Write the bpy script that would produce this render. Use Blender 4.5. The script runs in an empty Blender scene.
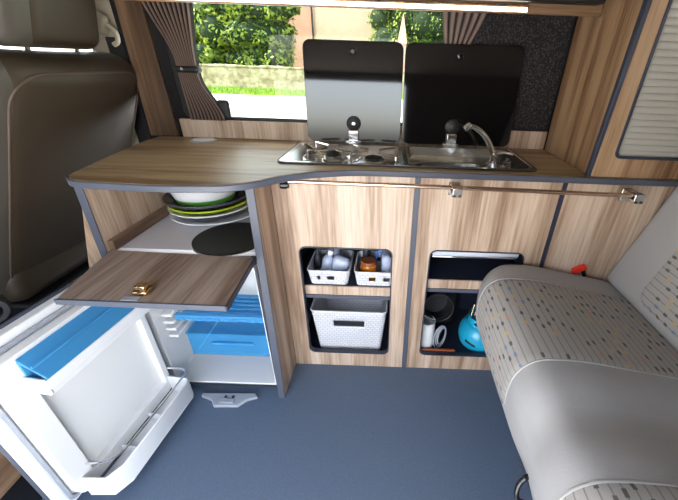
import bpy, bmesh, math, random
from mathutils import Vector, Matrix
random.seed(7)
SC = bpy.context.scene
COL = SC.collection
PI = math.pi
def R(d): return math.radians(d)

# ------------------------------------------------------------------ materials
def new_mat(name):
    m = bpy.data.materials.new(name); m.use_nodes = True
    nt = m.node_tree
    return m, nt, nt.nodes, nt.links, nt.nodes['Principled BSDF']
def pbr(name, col, rough=.5, metal=0., bump=0., bscale=200., var=0., spec=.5, coat=0., vscale=8., emit=None, estr=0., trans=0., alpha=1., sheen=0.):
    m, nt, N, L, b = new_mat(name)
    b.inputs['Base Color'].default_value = (*col, 1)
    b.inputs['Roughness'].default_value = rough
    b.inputs['Metallic'].default_value = metal
    b.inputs['Specular IOR Level'].default_value = spec
    b.inputs['Coat Weight'].default_value = coat
    b.inputs['Transmission Weight'].default_value = trans
    b.inputs['Alpha'].default_value = alpha
    b.inputs['Sheen Weight'].default_value = sheen
    tc = N.new('ShaderNodeTexCoord')
    if var > 0:
        n = N.new('ShaderNodeTexNoise'); n.inputs['Scale'].default_value = vscale; n.inputs['Detail'].default_value = 6
        L.new(tc.outputs['Object'], n.inputs['Vector'])
        r = N.new('ShaderNodeValToRGB')
        r.color_ramp.elements[0].position = .3; r.color_ramp.elements[1].position = .7
        r.color_ramp.elements[0].color = (*[c * (1 - var) for c in col], 1)
        r.color_ramp.elements[1].color = (*[min(1, c * (1 + var)) for c in col], 1)
        L.new(n.outputs['Fac'], r.inputs['Fac']); L.new(r.outputs['Color'], b.inputs['Base Color'])
    if bump > 0:
        n = N.new('ShaderNodeTexNoise'); n.inputs['Scale'].default_value = bscale; n.inputs['Detail'].default_value = 4
        L.new(tc.outputs['Object'], n.inputs['Vector'])
        bm = N.new('ShaderNodeBump'); bm.inputs['Strength'].default_value = bump; bm.inputs['Distance'].default_value = .002
        L.new(n.outputs['Fac'], bm.inputs['Height']); L.new(bm.outputs['Normal'], b.inputs['Normal'])
    if emit:
        b.inputs['Emission Color'].default_value = (*emit, 1); b.inputs['Emission Strength'].default_value = estr
    return m
def wood(name, cols, scale, rough=.42, seed=0., big=1.0):
    """streaky laminate; scale = per-axis frequency multiplier (small along the grain)"""
    m, nt, N, L, b = new_mat(name)
    b.inputs['Roughness'].default_value = rough
    tc = N.new('ShaderNodeTexCoord'); mp = N.new('ShaderNodeMapping')
    mp.inputs['Scale'].default_value = scale; mp.inputs['Location'].default_value = (seed, seed * 1.7, seed * .6)
    L.new(tc.outputs['Object'], mp.inputs['Vector'])
    n1 = N.new('ShaderNodeTexNoise'); n1.inputs['Scale'].default_value = 17 * big; n1.inputs['Detail'].default_value = 3; n1.inputs['Distortion'].default_value = .25
    n2 = N.new('ShaderNodeTexNoise'); n2.inputs['Scale'].default_value = 110 * big; n2.inputs['Detail'].default_value = 5
    for n in (n1, n2): L.new(mp.outputs['Vector'], n.inputs['Vector'])
    mx = N.new('ShaderNodeMath'); mx.operation = 'MULTIPLY_ADD'; mx.inputs[1].default_value = .38
    L.new(n2.outputs['Fac'], mx.inputs[0])
    sc = N.new('ShaderNodeMath'); sc.operation = 'MULTIPLY'; sc.inputs[1].default_value = .62
    L.new(n1.outputs['Fac'], sc.inputs[0]); L.new(sc.outputs[0], mx.inputs[2])
    r = N.new('ShaderNodeValToRGB'); cr = r.color_ramp
    pos = [.36, .46, .56, .66]
    cr.elements[0].position = pos[0]; cr.elements[0].color = (*cols[0], 1)
    cr.elements[1].position = pos[3]; cr.elements[1].color = (*cols[3], 1)
    for p, c in ((pos[1], cols[1]), (pos[2], cols[2])):
        e = cr.elements.new(p); e.color = (*c, 1)
    L.new(mx.outputs[0], r.inputs['Fac']); L.new(r.outputs['Color'], b.inputs['Base Color'])
    bm = N.new('ShaderNodeBump'); bm.inputs['Strength'].default_value = .08; bm.inputs['Distance'].default_value = .001
    L.new(n2.outputs['Fac'], bm.inputs['Height']); L.new(bm.outputs['Normal'], b.inputs['Normal'])
    return m
WC = [(.27, .17, .11), (.43, .295, .20), (.58, .435, .325), (.665, .525, .41)]
M = {}
M['wood_v'] = wood('wood_vertical', WC, (1, 1, .045))
M['wood_v2'] = wood('wood_vertical_b', WC, (1, 1, .045), seed=3.1)
M['wood_v3'] = wood('wood_vertical_c', WC, (1, 1, .045), seed=6.4)
M['wood_cup'] = wood('wood_cupboard', [(.13, .065, .03), (.25, .14, .07), (.37, .23, .125), (.44, .295, .17)], (1, 1, .04), seed=9.2)
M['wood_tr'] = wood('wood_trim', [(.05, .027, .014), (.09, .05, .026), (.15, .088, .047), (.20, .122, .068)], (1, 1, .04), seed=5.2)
M['wood_top'] = wood('wood_worktop', [(.17, .10, .05), (.30, .19, .10), (.44, .31, .17), (.50, .37, .21)], (.05, 1, 1), seed=1.3, rough=.42)
M['wood_flap'] = wood('wood_flap', [(.17, .11, .08), (.29, .205, .155), (.40, .305, .245), (.47, .375, .31)], (1, .05, 1), seed=4.2)
M['wood_x'] = wood('wood_pelmet', [(.09, .045, .02), (.16, .09, .045), (.24, .14, .075), (.30, .19, .11)], (.05, 1, 1), seed=8.0)
M['wood_dark'] = wood('wood_dark', [(.08, .045, .028), (.15, .085, .05), (.24, .15, .09), (.31, .20, .13)], (1, .05, .5), seed=2.2)
M['edge'] = pbr('grey_edging', (.080, .088, .115), .4)
M['edge_dark'] = pbr('dark_edging', (.025, .03, .05), .4)
M['white'] = pbr('white_plastic', (.80, .80, .80), .35)
M['white2'] = pbr('fridge_liner', (.78, .77, .75), .3)
M['grey_pl'] = pbr('grey_plastic', (.34, .36, .40), .4)
M['dark_pl'] = pbr('charcoal_plastic', (.03, .032, .04), .45)
M['black'] = pbr('black_plastic', (.008, .008, .009), .5)
M['black_gloss'] = pbr('black_gloss', (.006, .006, .007), .15)
M['floor'] = pbr('vinyl_floor', (.100, .140, .205), .55, bump=.15, bscale=260, var=.10, vscale=160)
M['chrome'] = pbr('chrome', (.82, .82, .84), .12, 1.)
M['steel'] = pbr('stainless_steel', (.62, .61, .58), .24, 1., bump=.02, bscale=400)
M['copper'] = pbr('copper_rail', (.80, .55, .40), .25, 1.)
M['brass'] = pbr('brass_lock', (.62, .46, .26), .25, 1.)
M['lid'] = pbr('smoked_glass', (.006, .005, .005), .05, spec=.75)
M['leather'] = pbr('grey_leather', (.345, .337, .332), .5, bump=.25, bscale=320)
M['leather_br'] = pbr('brown_leather', (.048, .034, .021), .46, bump=.3, bscale=380)
M['leather_br_lit'] = pbr('brown_leather_lit', (.085, .075, .062), .46, bump=.3, bscale=380)  # lighter copy of the brown leather, its lit side put into the colour
M['piping'] = pbr('seam_piping', (.10, .065, .045), .6)
M['cream'] = pbr('cream_pillar', (.56, .50, .38), .5)
M['pillar_strip'] = pbr('pillar_seal', (.16, .19, .23), .5)
M['roof'] = pbr('roof_lining', (.15, .125, .10), .9)
M['shell'] = pbr('wall_lining', (.05, .05, .055), .85)
M['red'] = pbr('red_buckle', (.75, .03, .015), .4)
M['teal'] = pbr('blue_gas_paint', (.012, .36, .56), .3, coat=.3)
M['basket'] = pbr('basket_plastic', (.74, .73, .74), .45)
M['tray_lining'] = pbr('shelf_lining', (.62, .61, .64), .6)
M['lime'] = pbr('lime_green', (.42, .55, .02), .3)
M['green'] = pbr('leaf_green', (.10, .36, .04), .3)
M['porcelain'] = pbr('white_melamine', (.80, .80, .80), .2)
M['greyplate'] = pbr('dark_grey_melamine', (.05, .05, .065), .25)
M['amber'] = pbr('amber_honey', (.65, .20, .01), .12)
M['pouch'] = pbr('grey_pouch', (.24, .27, .36), .45, bump=.4, bscale=60, var=.3, vscale=30)
M['bag_blue'] = pbr('pale_blue_bag', (.42, .47, .60), .35, bump=.3, bscale=60)
M['blue_strap'] = pbr('blue_plastic', (.03, .12, .40), .4)
M['redboard'] = pbr('reddish_wood', (.28, .07, .02), .5)
M['led'] = pbr('led_strip', (.9, .85, .75), .4, emit=(1, .86, .66), estr=3.0)
M['asphalt'] = pbr('pale_road', (.50, .49, .47), .9, var=.1, vscale=2)
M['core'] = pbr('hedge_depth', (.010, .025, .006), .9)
M['house'] = pbr('pink_render', (.60, .33, .25), .9, var=.08, vscale=3)
M['house2'] = pbr('cream_render', (.62, .43, .32), .9, var=.08, vscale=3)
M['carpet'] = None

def cloth_carpet():
    m, nt, N, L, b = new_mat('speckled_carpet')
    b.inputs['Roughness'].default_value = .95
    tc = N.new('ShaderNodeTexCoord')
    n = N.new('ShaderNodeTexNoise'); n.inputs['Scale'].default_value = 170; n.inputs['Detail'].default_value = 2
    L.new(tc.outputs['Object'], n.inputs['Vector'])
    r = N.new('ShaderNodeValToRGB')
    r.color_ramp.elements[0].position = .50; r.color_ramp.elements[0].color = (.006, .006, .008, 1)
    r.color_ramp.elements[1].position = .66; r.color_ramp.elements[1].color = (.055, .045, .038, 1)
    L.new(n.outputs['Fac'], r.inputs['Fac']); L.new(r.outputs['Color'], b.inputs['Base Color'])
    return m
M['carpet'] = cloth_carpet()
M['blackcarpet'] = pbr('black_lining', (.008, .0075, .008), .95, bump=.3, bscale=300)

def pleat_shade_curtain():
    m, nt, N, L, b = new_mat('pleated_curtain')
    b.inputs['Roughness'].default_value = .8
    uv = N.new('ShaderNodeUVMap'); sp = N.new('ShaderNodeSeparateXYZ'); L.new(uv.outputs['UV'], sp.inputs[0])
    mul = N.new('ShaderNodeMath'); mul.operation = 'MULTIPLY'; mul.inputs[1].default_value = 1.
    L.new(sp.outputs['X'], mul.inputs[0])
    fr = N.new('ShaderNodeMath'); fr.operation = 'FRACT'; L.new(mul.outputs[0], fr.inputs[0])
    r = N.new('ShaderNodeValToRGB'); r.color_ramp.interpolation = 'LINEAR'
    e = r.color_ramp.elements; e[0].position = .0; e[0].color = (.02, .016, .016, 1)
    e[1].position = .30; e[1].color = (.21, .15, .125, 1)
    x = e.new(.62); x.color = (.21, .15, .125, 1)
    x = e.new(.72); x.color = (.02, .016, .016, 1)  # dark at the fold valleys: pleat shade put into the colour
    L.new(fr.outputs[0], r.inputs['Fac']); L.new(r.outputs['Color'], b.inputs['Base Color'])
    return m
M['curtain'] = pleat_shade_curtain()

def seat_fabric():
    m, nt, N, L, b = new_mat('patterned_fabric')
    b.inputs['Roughness'].default_value = .9
    uv = N.new('ShaderNodeUVMap'); sp = N.new('ShaderNodeSeparateXYZ'); L.new(uv.outputs['UV'], sp.inputs[0])
    def mth(op, a, bb=None, c=None):
        n = N.new('ShaderNodeMath'); n.operation = op
        for i, v in enumerate((a, bb, c)):
            if v is None: continue
            if isinstance(v, (int, float)): n.inputs[i].default_value = v
            else: L.new(v, n.inputs[i])
        return n.outputs[0]
    u = mth('DIVIDE', sp.outputs['X'], .0205); iu = mth('FLOOR', u); fu = mth('FRACT', u)
    w1 = N.new('ShaderNodeTexWhiteNoise'); w1.noise_dimensions = '1D'; L.new(iu, w1.inputs['W'])
    v = mth('ADD', mth('DIVIDE', sp.outputs['Y'], .040), mth('MULTIPLY', w1.outputs['Value'], 1.0))
    iv = mth('FLOOR', v); fv = mth('FRACT', v)
    cmb = N.new('ShaderNodeCombineXYZ'); L.new(iu, cmb.inputs[0]); L.new(iv, cmb.inputs[1])
    w2 = N.new('ShaderNodeTexWhiteNoise'); w2.noise_dimensions = '2D'; L.new(cmb.outputs[0], w2.inputs['Vector'])
    cen = mth('ABSOLUTE', mth('SUBTRACT', fu, .5))
    line = mth('LESS_THAN', cen, .07)
    dash = mth('MULTIPLY', mth('LESS_THAN', cen, .20), mth('LESS_THAN', mth('ABSOLUTE', mth('SUBTRACT', fv, .5)), .18))
    dash = mth('MULTIPLY', dash, mth('GREATER_THAN', w2.outputs['Value'], .45))
    ramp = N.new('ShaderNodeValToRGB'); ramp.color_ramp.interpolation = 'CONSTANT'
    e = ramp.color_ramp.elements; e[0].position = 0; e[0].color = (.10, .09, .085, 1)
    e[1].position = .62; e[1].color = (.14, .20, .30, 1)
    for p, c in ((.72, (.10, .09, .085)), (.82, (.48, .33, .14)), (.89, (.12, .11, .10)), (.95, (.50, .22, .12))):
        x = e.new(p); x.color = (*c, 1)
    L.new(w2.outputs['Value'], ramp.inputs['Fac'])
    n = N.new('ShaderNodeTexNoise'); n.inputs['Scale'].default_value = 900
    tc = N.new('ShaderNodeTexCoord'); L.new(tc.outputs['Object'], n.inputs['Vector'])
    base = N.new('ShaderNodeValToRGB'); base.color_ramp.elements[0].color = (.295, .278, .258, 1); base.color_ramp.elements[1].color = (.395, .372, .345, 1)
    L.new(n.outputs['Fac'], base.inputs['Fac'])
    m1 = N.new('ShaderNodeMix'); m1.data_type = 'RGBA'; L.new(line, m1.inputs['Factor']); L.new(base.outputs['Color'], m1.inputs['A']); m1.inputs['B'].default_value = (.20, .19, .18, 1)
    m2 = N.new('ShaderNodeMix'); m2.data_type = 'RGBA'; L.new(dash, m2.inputs['Factor']); L.new(m1.outputs['Result'], m2.inputs['A']); L.new(ramp.outputs['Color'], m2.inputs['B'])
    L.new(m2.outputs['Result'], b.inputs['Base Color'])
    return m
M['fabric'] = seat_fabric()

def glass(name, tint=(1, 1, 1), fac=.06):
    m = bpy.data.materials.new(name); m.use_nodes = True
    nt = m.node_tree; N = nt.nodes; L = nt.links; N.clear()
    o = N.new('ShaderNodeOutputMaterial'); mx = N.new('ShaderNodeMixShader'); t = N.new('ShaderNodeBsdfTransparent'); g = N.new('ShaderNodeBsdfGlossy')
    t.inputs['Color'].default_value = (*tint, 1); g.inputs['Roughness'].default_value = .02; mx.inputs['Fac'].default_value = fac
    L.new(t.outputs[0], mx.inputs[1]); L.new(g.outputs[0], mx.inputs[2]); L.new(mx.outputs[0], o.inputs['Surface'])
    return m
M['pane'] = glass('window_glass', (.60, .63, .60), .025)
M['pane_clear'] = glass('cab_window_glass', (.93, .96, .94), .04)
def tinted(name, col, tcol, mixf=.5, rough=.2):
    m, nt, N, L, b = new_mat(name)
    b.inputs['Base Color'].default_value = (*col, 1); b.inputs['Roughness'].default_value = rough
    t = N.new('ShaderNodeBsdfTransparent'); t.inputs['Color'].default_value = (*tcol, 1)
    mx = N.new('ShaderNodeMixShader'); mx.inputs['Fac'].default_value = mixf
    L.new(b.outputs[0], mx.inputs[1]); L.new(t.outputs[0], mx.inputs[2]); L.new(mx.outputs[0], N['Material Output'].inputs['Surface'])
    return m
M['bluetr'] = tinted('blue_translucent', (.10, .40, .66), (.55, .84, 1.0), .62)
M['blueice'] = tinted('blue_flap', (.09, .39, .68), (.5, .80, 1.0), .45)

def leaf_mat():
    m, nt, N, L, b = new_mat('leaves')
    b.inputs['Roughness'].default_value = .5
    a = N.new('ShaderNodeTexCoord')
    n = N.new('ShaderNodeTexNoise'); n.inputs['Scale'].default_value = 1.7; n.inputs['Detail'].default_value = 8
    L.new(a.outputs['Object'], n.inputs['Vector'])
    r = N.new('ShaderNodeValToRGB')
    r.color_ramp.elements[0].position = .38; r.color_ramp.elements[0].color = (.03, .085, .008, 1)
    r.color_ramp.elements[1].position = .65; r.color_ramp.elements[1].color = (.40, .50, .06, 1)
    L.new(n.outputs['Fac'], r.inputs['Fac']); L.new(r.outputs['Color'], b.inputs['Base Color'])
    t = N.new('ShaderNodeBsdfTranslucent'); L.new(r.outputs['Color'], t.inputs['Color'])
    mx = N.new('ShaderNodeMixShader'); mx.inputs['Fac'].default_value = .35
    L.new(b.outputs[0], mx.inputs[1]); L.new(t.outputs[0], mx.inputs[2]); L.new(mx.outputs[0], N['Material Output'].inputs['Surface'])
    return m
M['leaf'] = leaf_mat()
def stone_mat():
    m, nt, N, L, b = new_mat('stone_wall')
    b.inputs['Roughness'].default_value = .9
    tc = N.new('ShaderNodeTexCoord'); v = N.new('ShaderNodeTexVoronoi'); v.inputs['Scale'].default_value = 4.5
    mp = N.new('ShaderNodeMapping'); mp.inputs['Scale'].default_value = (1, 1, 1.7)
    L.new(tc.outputs['Object'], mp.inputs['Vector']); L.new(mp.outputs[0], v.inputs['Vector'])
    n = N.new('ShaderNodeTexNoise'); n.inputs['Scale'].default_value = 2.5; n.inputs['Detail'].default_value = 8; L.new(tc.outputs['Object'], n.inputs['Vector'])
    r = N.new('ShaderNodeValToRGB'); r.color_ramp.elements[0].color = (.24, .19, .11, 1); r.color_ramp.elements[1].color = (.48, .42, .28, 1)
    r.color_ramp.elements[0].position = .35; r.color_ramp.elements[1].position = .65
    mx = N.new('ShaderNodeMix'); mx.data_type = 'RGBA'; mx.blend_type = 'MULTIPLY'; mx.inputs['Factor'].default_value = .5
    L.new(n.outputs['Fac'], r.inputs['Fac']); L.new(r.outputs['Color'], mx.inputs['A']); hs_ = N.new('ShaderNodeHueSaturation'); hs_.inputs['Saturation'].default_value = 0; L.new(v.outputs['Color'], hs_.inputs['Color']); L.new(hs_.outputs['Color'], mx.inputs['B'])
    L.new(mx.outputs['Result'], b.inputs['Base Color'])
    return m
M['stone'] = stone_mat()
M['grassm'] = pbr('grass_blades', (.20, .32, .03), .7, var=.3, vscale=3)

# ------------------------------------------------------------------ mesh helpers
def wl(o):
    v = Vector((0, 0, 0))
    while o is not None: v += o.location; o = o.parent
    return v
class B:
    def __init__(s): s.bm = bmesh.new()
    def face(s, pts):
        return s.bm.faces.new([s.bm.verts.new(p) for p in pts])
    def box(s, x0, x1, y0, y1, z0, z1):
        v = [s.bm.verts.new(p) for p in ((x0, y0, z0), (x1, y0, z0), (x1, y1, z0), (x0, y1, z0), (x0, y0, z1), (x1, y0, z1), (x1, y1, z1), (x0, y1, z1))]
        for f in ((3, 2, 1, 0), (4, 5, 6, 7), (0, 1, 5, 4), (1, 2, 6, 5), (2, 3, 7, 6), (3, 0, 4, 7)): s.bm.faces.new([v[i] for i in f])
        return s
    def hexa(s, p):   # eight corners, same order as box
        v = [s.bm.verts.new(q) for q in p]
        for f in ((3, 2, 1, 0), (4, 5, 6, 7), (0, 1, 5, 4), (1, 2, 6, 5), (2, 3, 7, 6), (3, 0, 4, 7)): s.bm.faces.new([v[i] for i in f])
        return s
    def prism(s, outer, mapf, d0, d1, holes=()):
        """2D outline(s) extruded between depths d0 and d1; mapf(u,v,d)->xyz"""
        loops = [outer] + list(holes)
        bm = s.bm; tops = []; bots = []
        for lp in loops:
            a = [bm.verts.new(mapf(u, v, d0)) for u, v in lp]; c = [bm.verts.new(mapf(u, v, d1)) for u, v in lp]
            n = len(lp)
            for i in range(n): bm.faces.new((a[i], a[(i + 1) % n], c[(i + 1) % n], c[i]))
            bots.append(a); tops.append(c)
        for grp in (bots, tops):
            es = []
            for a in grp:
                for i in range(len(a)):
                    e = bm.edges.get((a[i], a[(i + 1) % len(a)]))
                    es.append(e)
            if len(grp) == 1: bm.faces.new(grp[0])
            else: bmesh.ops.triangle_fill(bm, edges=es, use_beauty=True)
        return s
    def tube(s, pts, r, n=10, closed=False, r1=None):
        pts = [Vector(p) for p in pts]; bm = s.bm; rings = []
        m = len(pts); up = None
        for i, p in enumerate(pts):
            a = pts[(i - 1) % m] if (closed or i > 0) else p; c = pts[(i + 1) % m] if (closed or i < m - 1) else p
            t = (c - a).normalized()
            if up is None:
                up = Vector((0, 0, 1)) if abs(t.z) < .9 else Vector((1, 0, 0))
            side = t.cross(up).normalized(); up = side.cross(t).normalized()
            rr = r if r1 is None else r + (r1 - r) * i / max(1, m - 1)
            rings.append([bm.verts.new(p + rr * (math.cos(2 * PI * k / n) * side + math.sin(2 * PI * k / n) * up)) for k in range(n)])
        rng = range(m if closed else m - 1)
        for i in rng:
            A, C = rings[i], rings[(i + 1) % m]
            for k in range(n): bm.faces.new((A[k], A[(k + 1) % n], C[(k + 1) % n], C[k]))
        if not closed:
            bm.faces.new(rings[0][::-1]); bm.faces.new(rings[-1])
        return s
    def lathe(s, c, prof, n=32, axis=(0, 0, 1), cap=True):
        """prof: (radius, height) list along axis"""
        c = Vector(c); ax = Vector(axis).normalized()
        u = ax.orthogonal().normalized(); w = ax.cross(u); bm = s.bm; rings = []
        for r, h in prof:
            if r < 1e-5: rings.append([bm.verts.new(c + ax * h)])
            else: rings.append([bm.verts.new(c + ax * h + r * (math.cos(2 * PI * k / n) * u + math.sin(2 * PI * k / n) * w)) for k in range(n)])
        for A, C in zip(rings, rings[1:]):
            for k in range(n):
                if len(A) == 1 and len(C) == 1: break
                if len(A) == 1: bm.faces.new((A[0], C[(k + 1) % n], C[k]))
                elif len(C) == 1: bm.faces.new((A[k], A[(k + 1) % n], C[0]))
                else: bm.faces.new((A[k], A[(k + 1) % n], C[(k + 1) % n], C[k]))
        if cap:
            if len(rings[0]) > 1: bm.faces.new(rings[0][::-1])
            if len(rings[-1]) > 1: bm.faces.new(rings[-1])
        return s
    def rbox(s, c, size, r, n=5, mat=None, warp=None):
        """rounded cushion-like box; mat = Matrix applied about c; warp(local)->local"""
        c = Vector(c); hx, hy, hz = [d / 2 for d in size]; r = min(r, hx, hy, hz); bm = s.bm; cache = {}
        def cuts(h):
            inner = h - r; out = [-h + r * (1 - math.cos(a)) if False else None for a in ()]
            a = [-1 + 0 * i for i in ()]
            L_ = [-inner - r * math.cos(PI / 2 * i / n) * 1.0 for i in range(n)]
            mid = [(-inner + 2 * inner * i / 8) for i in range(9)]
            return L_ + mid + [-x for x in L_[::-1]]
        ax = [cuts(hx), cuts(hy), cuts(hz)]; H = (hx, hy, hz)
        def vert(p):
            k = tuple(round(q, 6) for q in p)
            if k in cache: return cache[k]
            q = Vector(p); inn = Vector([max(-(H[i] - r), min(H[i] - r, q[i])) for i in range(3)])
            d = q - inn
            if d.length > 1e-9: q = inn + d.normalized() * r
            if warp: q = Vector(warp(q))
            if mat is not None: q = mat @ q
            v = bm.verts.new(c + q); cache[k] = v
            return v
        for a in range(3):
            b_, c_ = (a + 1) % 3, (a + 2) % 3
            for sgn in (-1, 1):
                for i in range(len(ax[b_]) - 1):
                    for j in range(len(ax[c_]) - 1):
                        q = []
                        for (ii, jj) in ((i, j), (i + 1, j), (i + 1, j + 1), (i, j + 1)):
                            p = [0, 0, 0]; p[a] = sgn * H[a]; p[b_] = ax[b_][ii]; p[c_] = ax[c_][jj]; q.append(vert(p))
                        if len(set(q)) < 3: continue
                        q2 = []
                        for v in q:
                            if v not in q2: q2.append(v)
                        if sgn < 0: q2 = q2[::-1]
                        try: bm.faces.new(q2)
                        except ValueError: pass
        return s
    def grid(s, f, nu, nv, uvf=None):
        bm = s.bm; V = [[bm.verts.new(f(i / nu, j / nv)) for j in range(nv + 1)] for i in range(nu + 1)]
        uvl = bm.loops.layers.uv.verify() if uvf else None
        for i in range(nu):
            for j in range(nv):
                fc = bm.faces.new((V[i][j], V[i + 1][j], V[i + 1][j + 1], V[i][j + 1]))
                if uvf:
                    for lp, (a, b_) in zip(fc.loops, ((i, j), (i + 1, j), (i + 1, j + 1), (i, j + 1))): lp[uvl].uv = uvf(a / nu, b_ / nv)
        return s
    def build(s, name, mat, parent=None, bevel=0., seg=2, solid=0., smooth=True, angle=35, sub=0, origin=None, soff=0.):
        bm = s.bm
        bmesh.ops.recalc_face_normals(bm, faces=bm.faces[:])
        if parent is not None: off = wl(parent)
        elif origin is not None: off = Vector(origin)
        else:
            xs = [v.co for v in bm.verts]
            off = Vector(((min(v.x for v in xs) + max(v.x for v in xs)) / 2, (min(v.y for v in xs) + max(v.y for v in xs)) / 2, min(v.z for v in xs)))
        for v in bm.verts: v.co -= off
        me = bpy.data.meshes.new(name); bm.to_mesh(me); bm.free()
        if smooth:
            me.shade_smooth(); me.set_sharp_from_angle(angle=R(angle))
        me.materials.append(mat)
        o = bpy.data.objects.new(name, me); COL.objects.link(o)
        if parent is not None: o.parent = parent
        else: o.location = off
        if solid:
            md = o.modifiers.new('solid', 'SOLIDIFY'); md.thickness = solid; md.offset = soff
        if bevel:
            md = o.modifiers.new('bevel', 'BEVEL'); md.width = bevel; md.segments = seg; md.limit_method = 'ANGLE'; md.angle_limit = R(40)
        if sub:
            md = o.modifiers.new('sub', 'SUBSURF'); md.levels = sub; md.render_levels = sub
        return o
def tag(o, label=None, cat=None, group=None, kind=None):
    if label: o['label'] = label
    if cat: o['category'] = cat
    if group: o['group'] = group
    if kind: o['kind'] = kind
    return o
def thing(name, loc, label, cat, group=None):
    o = bpy.data.objects.new(name, None); COL.objects.link(o); o.location = loc; o.empty_display_size = .05
    return tag(o, label, cat, group)
def rrect(x0, x1, y0, y1, r, n=5):
    out = []
    for cx, cy, a0 in ((x1 - r, y1 - r, 0), (x0 + r, y1 - r, 90), (x0 + r, y0 + r, 180), (x1 - r, y0 + r, 270)):
        for k in range(n + 1):
            a = R(a0 + 90 * k / n); out.append((cx + r * math.cos(a), cy + r * math.sin(a)))
    return out
def smooth_path(pts, n=8, closed=False):
    P = [Vector(p) for p in pts]; out = []; m = len(P)
    rng = range(m if closed else m - 1)
    for i in rng:
        p0 = P[(i - 1) % m] if closed or i > 0 else P[i]; p1 = P[i]; p2 = P[(i + 1) % m]; p3 = P[(i + 2) % m] if closed or i < m - 2 else p2
        for k in range(n):
            t = k / n
            out.append(.5 * ((2 * p1) + (-p0 + p2) * t + (2 * p0 - 5 * p1 + 4 * p2 - p3) * t * t + (-p0 + 3 * p1 - 3 * p2 + p3) * t ** 3))
    if not closed: out.append(P[-1])
    return out
XZ = lambda u, v, d: (u, d, v)
XY = lambda u, v, d: (u, v, d)
YZ = lambda u, v, d: (d, u, v)
ZW = .922      # worktop top

# ------------------------------------------------------------------ the van shell
tag(B().box(-2.3, 2.1, -1.25, .64, -.03, 0).build('floor', M['floor'], smooth=False), kind='structure')
tag(B().box(-2.3, 2.1, -1.25, .64, 1.46, 1.50).build('ceiling', M['roof'], smooth=False), kind='structure')
# far side wall with the kitchen window and the cab door window
b = B()
b.prism([(-1.06, 0), (2.1, 0), (2.1, 1.46), (-1.06, 1.46)], XZ, .425, .465, holes=[rrect(-.87, .30, 1.003, 1.43, .05)])
tag(b.build('wall_far', M['blackcarpet'], smooth=False), kind='structure')
tag(B().prism([(-2.3, 0), (-1.06, 0), (-1.06, 1.46), (-2.3, 1.46)], XZ, .60, .64, holes=[rrect(-2.1, -1.25, 1.0, 1.43, .06)]).build('wall_cab', M['shell'], smooth=False), kind='structure')
tag(B().box(1.95, 2.1, -1.25, .42, 0, 1.46).build('wall_rear', M['shell'], smooth=False), kind='structure')
b = B()
b.prism([(-2.3, 0), (2.1, 0), (2.1, 1.46), (-2.3, 1.46)], XZ, -1.29, -1.25,
        holes=[rrect(-1.05, .10, .01, 1.40, .04), rrect(1.12, 1.85, .8, 1.38, .06), rrect(-2.15, -1.75, .95, 1.38, .06)])
tag(b.build('wall_near', M['shell'], smooth=False), kind='structure')  # out of view; openings narrowed and shifted to darken lid reflections and cupboard side
b = B().prism([(-1.25, 0), (.60, 0), (.60, 1.46), (-1.25, 1.46)], YZ, -2.3, -2.26)
tag(b.build('wall_front_blocker', M['shell'], smooth=False), kind='structure')  # unseen; closed without a windscreen to keep light off the cupboard side
# window
w = tag(B().prism(rrect(-.885, .315, .990, 1.445, .055), XZ, .417, .4245, holes=[rrect(-.855, .29, 1.008, 1.42, .045)]).build('window_1', M['black'], bevel=.003), kind='structure')
B().prism(rrect(-.86, .295, 1.0, 1.425, .045), XZ, .445, .449).build('pane', M['pane'], w, smooth=False)
w = tag(B().prism(rrect(-2.12, -1.235, .98, 1.445, .06), XZ, .588, .5995, holes=[rrect(-2.08, -1.27, 1.02, 1.41, .05)]).build('window_2', M['black'], bevel=.003), kind='structure')
B().prism(rrect(-2.09, -1.26, 1.01, 1.42, .05), XZ, .615, .619).build('pane', M['pane_clear'], w, smooth=False)
# speckled carpet lining right of the window
tag(B().box(.285, .652, .408, .4165, .998, 1.44).build('trim_1', M['carpet'], smooth=False), 'speckled dark carpet lining on the wall right of the window', kind='structure')
# pillar by the front seat
b = B().prism([(-1.245, 1.455), (-1.078, 1.455), (-1.078, .20), (-1.24, .20)], XZ, .495, .597)
pil = tag(b.build('trim_2', M['cream'], bevel=.008), 'cream pillar trim beside the front seat', kind='structure')
tag(B().prism([(-1.088, 1.455), (-1.072, 1.455), (-1.072, .2), (-1.088, .2)], XZ, .475, .4945).build('seal', M['pillar_strip'], pil, bevel=.003), 'blue-grey seal strip')
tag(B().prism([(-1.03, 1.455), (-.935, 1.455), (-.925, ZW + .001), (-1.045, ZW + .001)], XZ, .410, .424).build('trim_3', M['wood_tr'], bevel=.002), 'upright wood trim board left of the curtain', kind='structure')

# ------------------------------------------------------------------ outside
tag(B().box(-60, 60, -30, 17.6, -.50, -.45).build('ground', M['asphalt'], smooth=False), kind='structure')
tag(B().box(-60, 60, 21.16, 45, -.6, -.45).build('ground', M['grassm'], smooth=False), kind='structure')
b = B(); rg = random.Random(3)
for i in range(9000):
    x = rg.uniform(-16, 9); y = rg.uniform(17.7, 21.1); h = rg.uniform(.08, .22); a = rg.uniform(0, PI); w_ = .03
    b.face([(x - w_ * math.cos(a), y - w_ * math.sin(a), -.47), (x + w_ * math.cos(a), y + w_ * math.sin(a), -.47), (x + rg.uniform(-.06, .06), y + rg.uniform(-.06, .06), -.45 + h)])
b.box(-60, 60, 17.61, 21.15, -.6, -.45)
tag(b.build('grass_verge', M['grassm'], smooth=False), 'bright green grass verge between the road and the stone wall', 'grass', kind='stuff')
b = B().box(-26, 14, 21.2, 21.7, -.45, .70)
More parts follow.
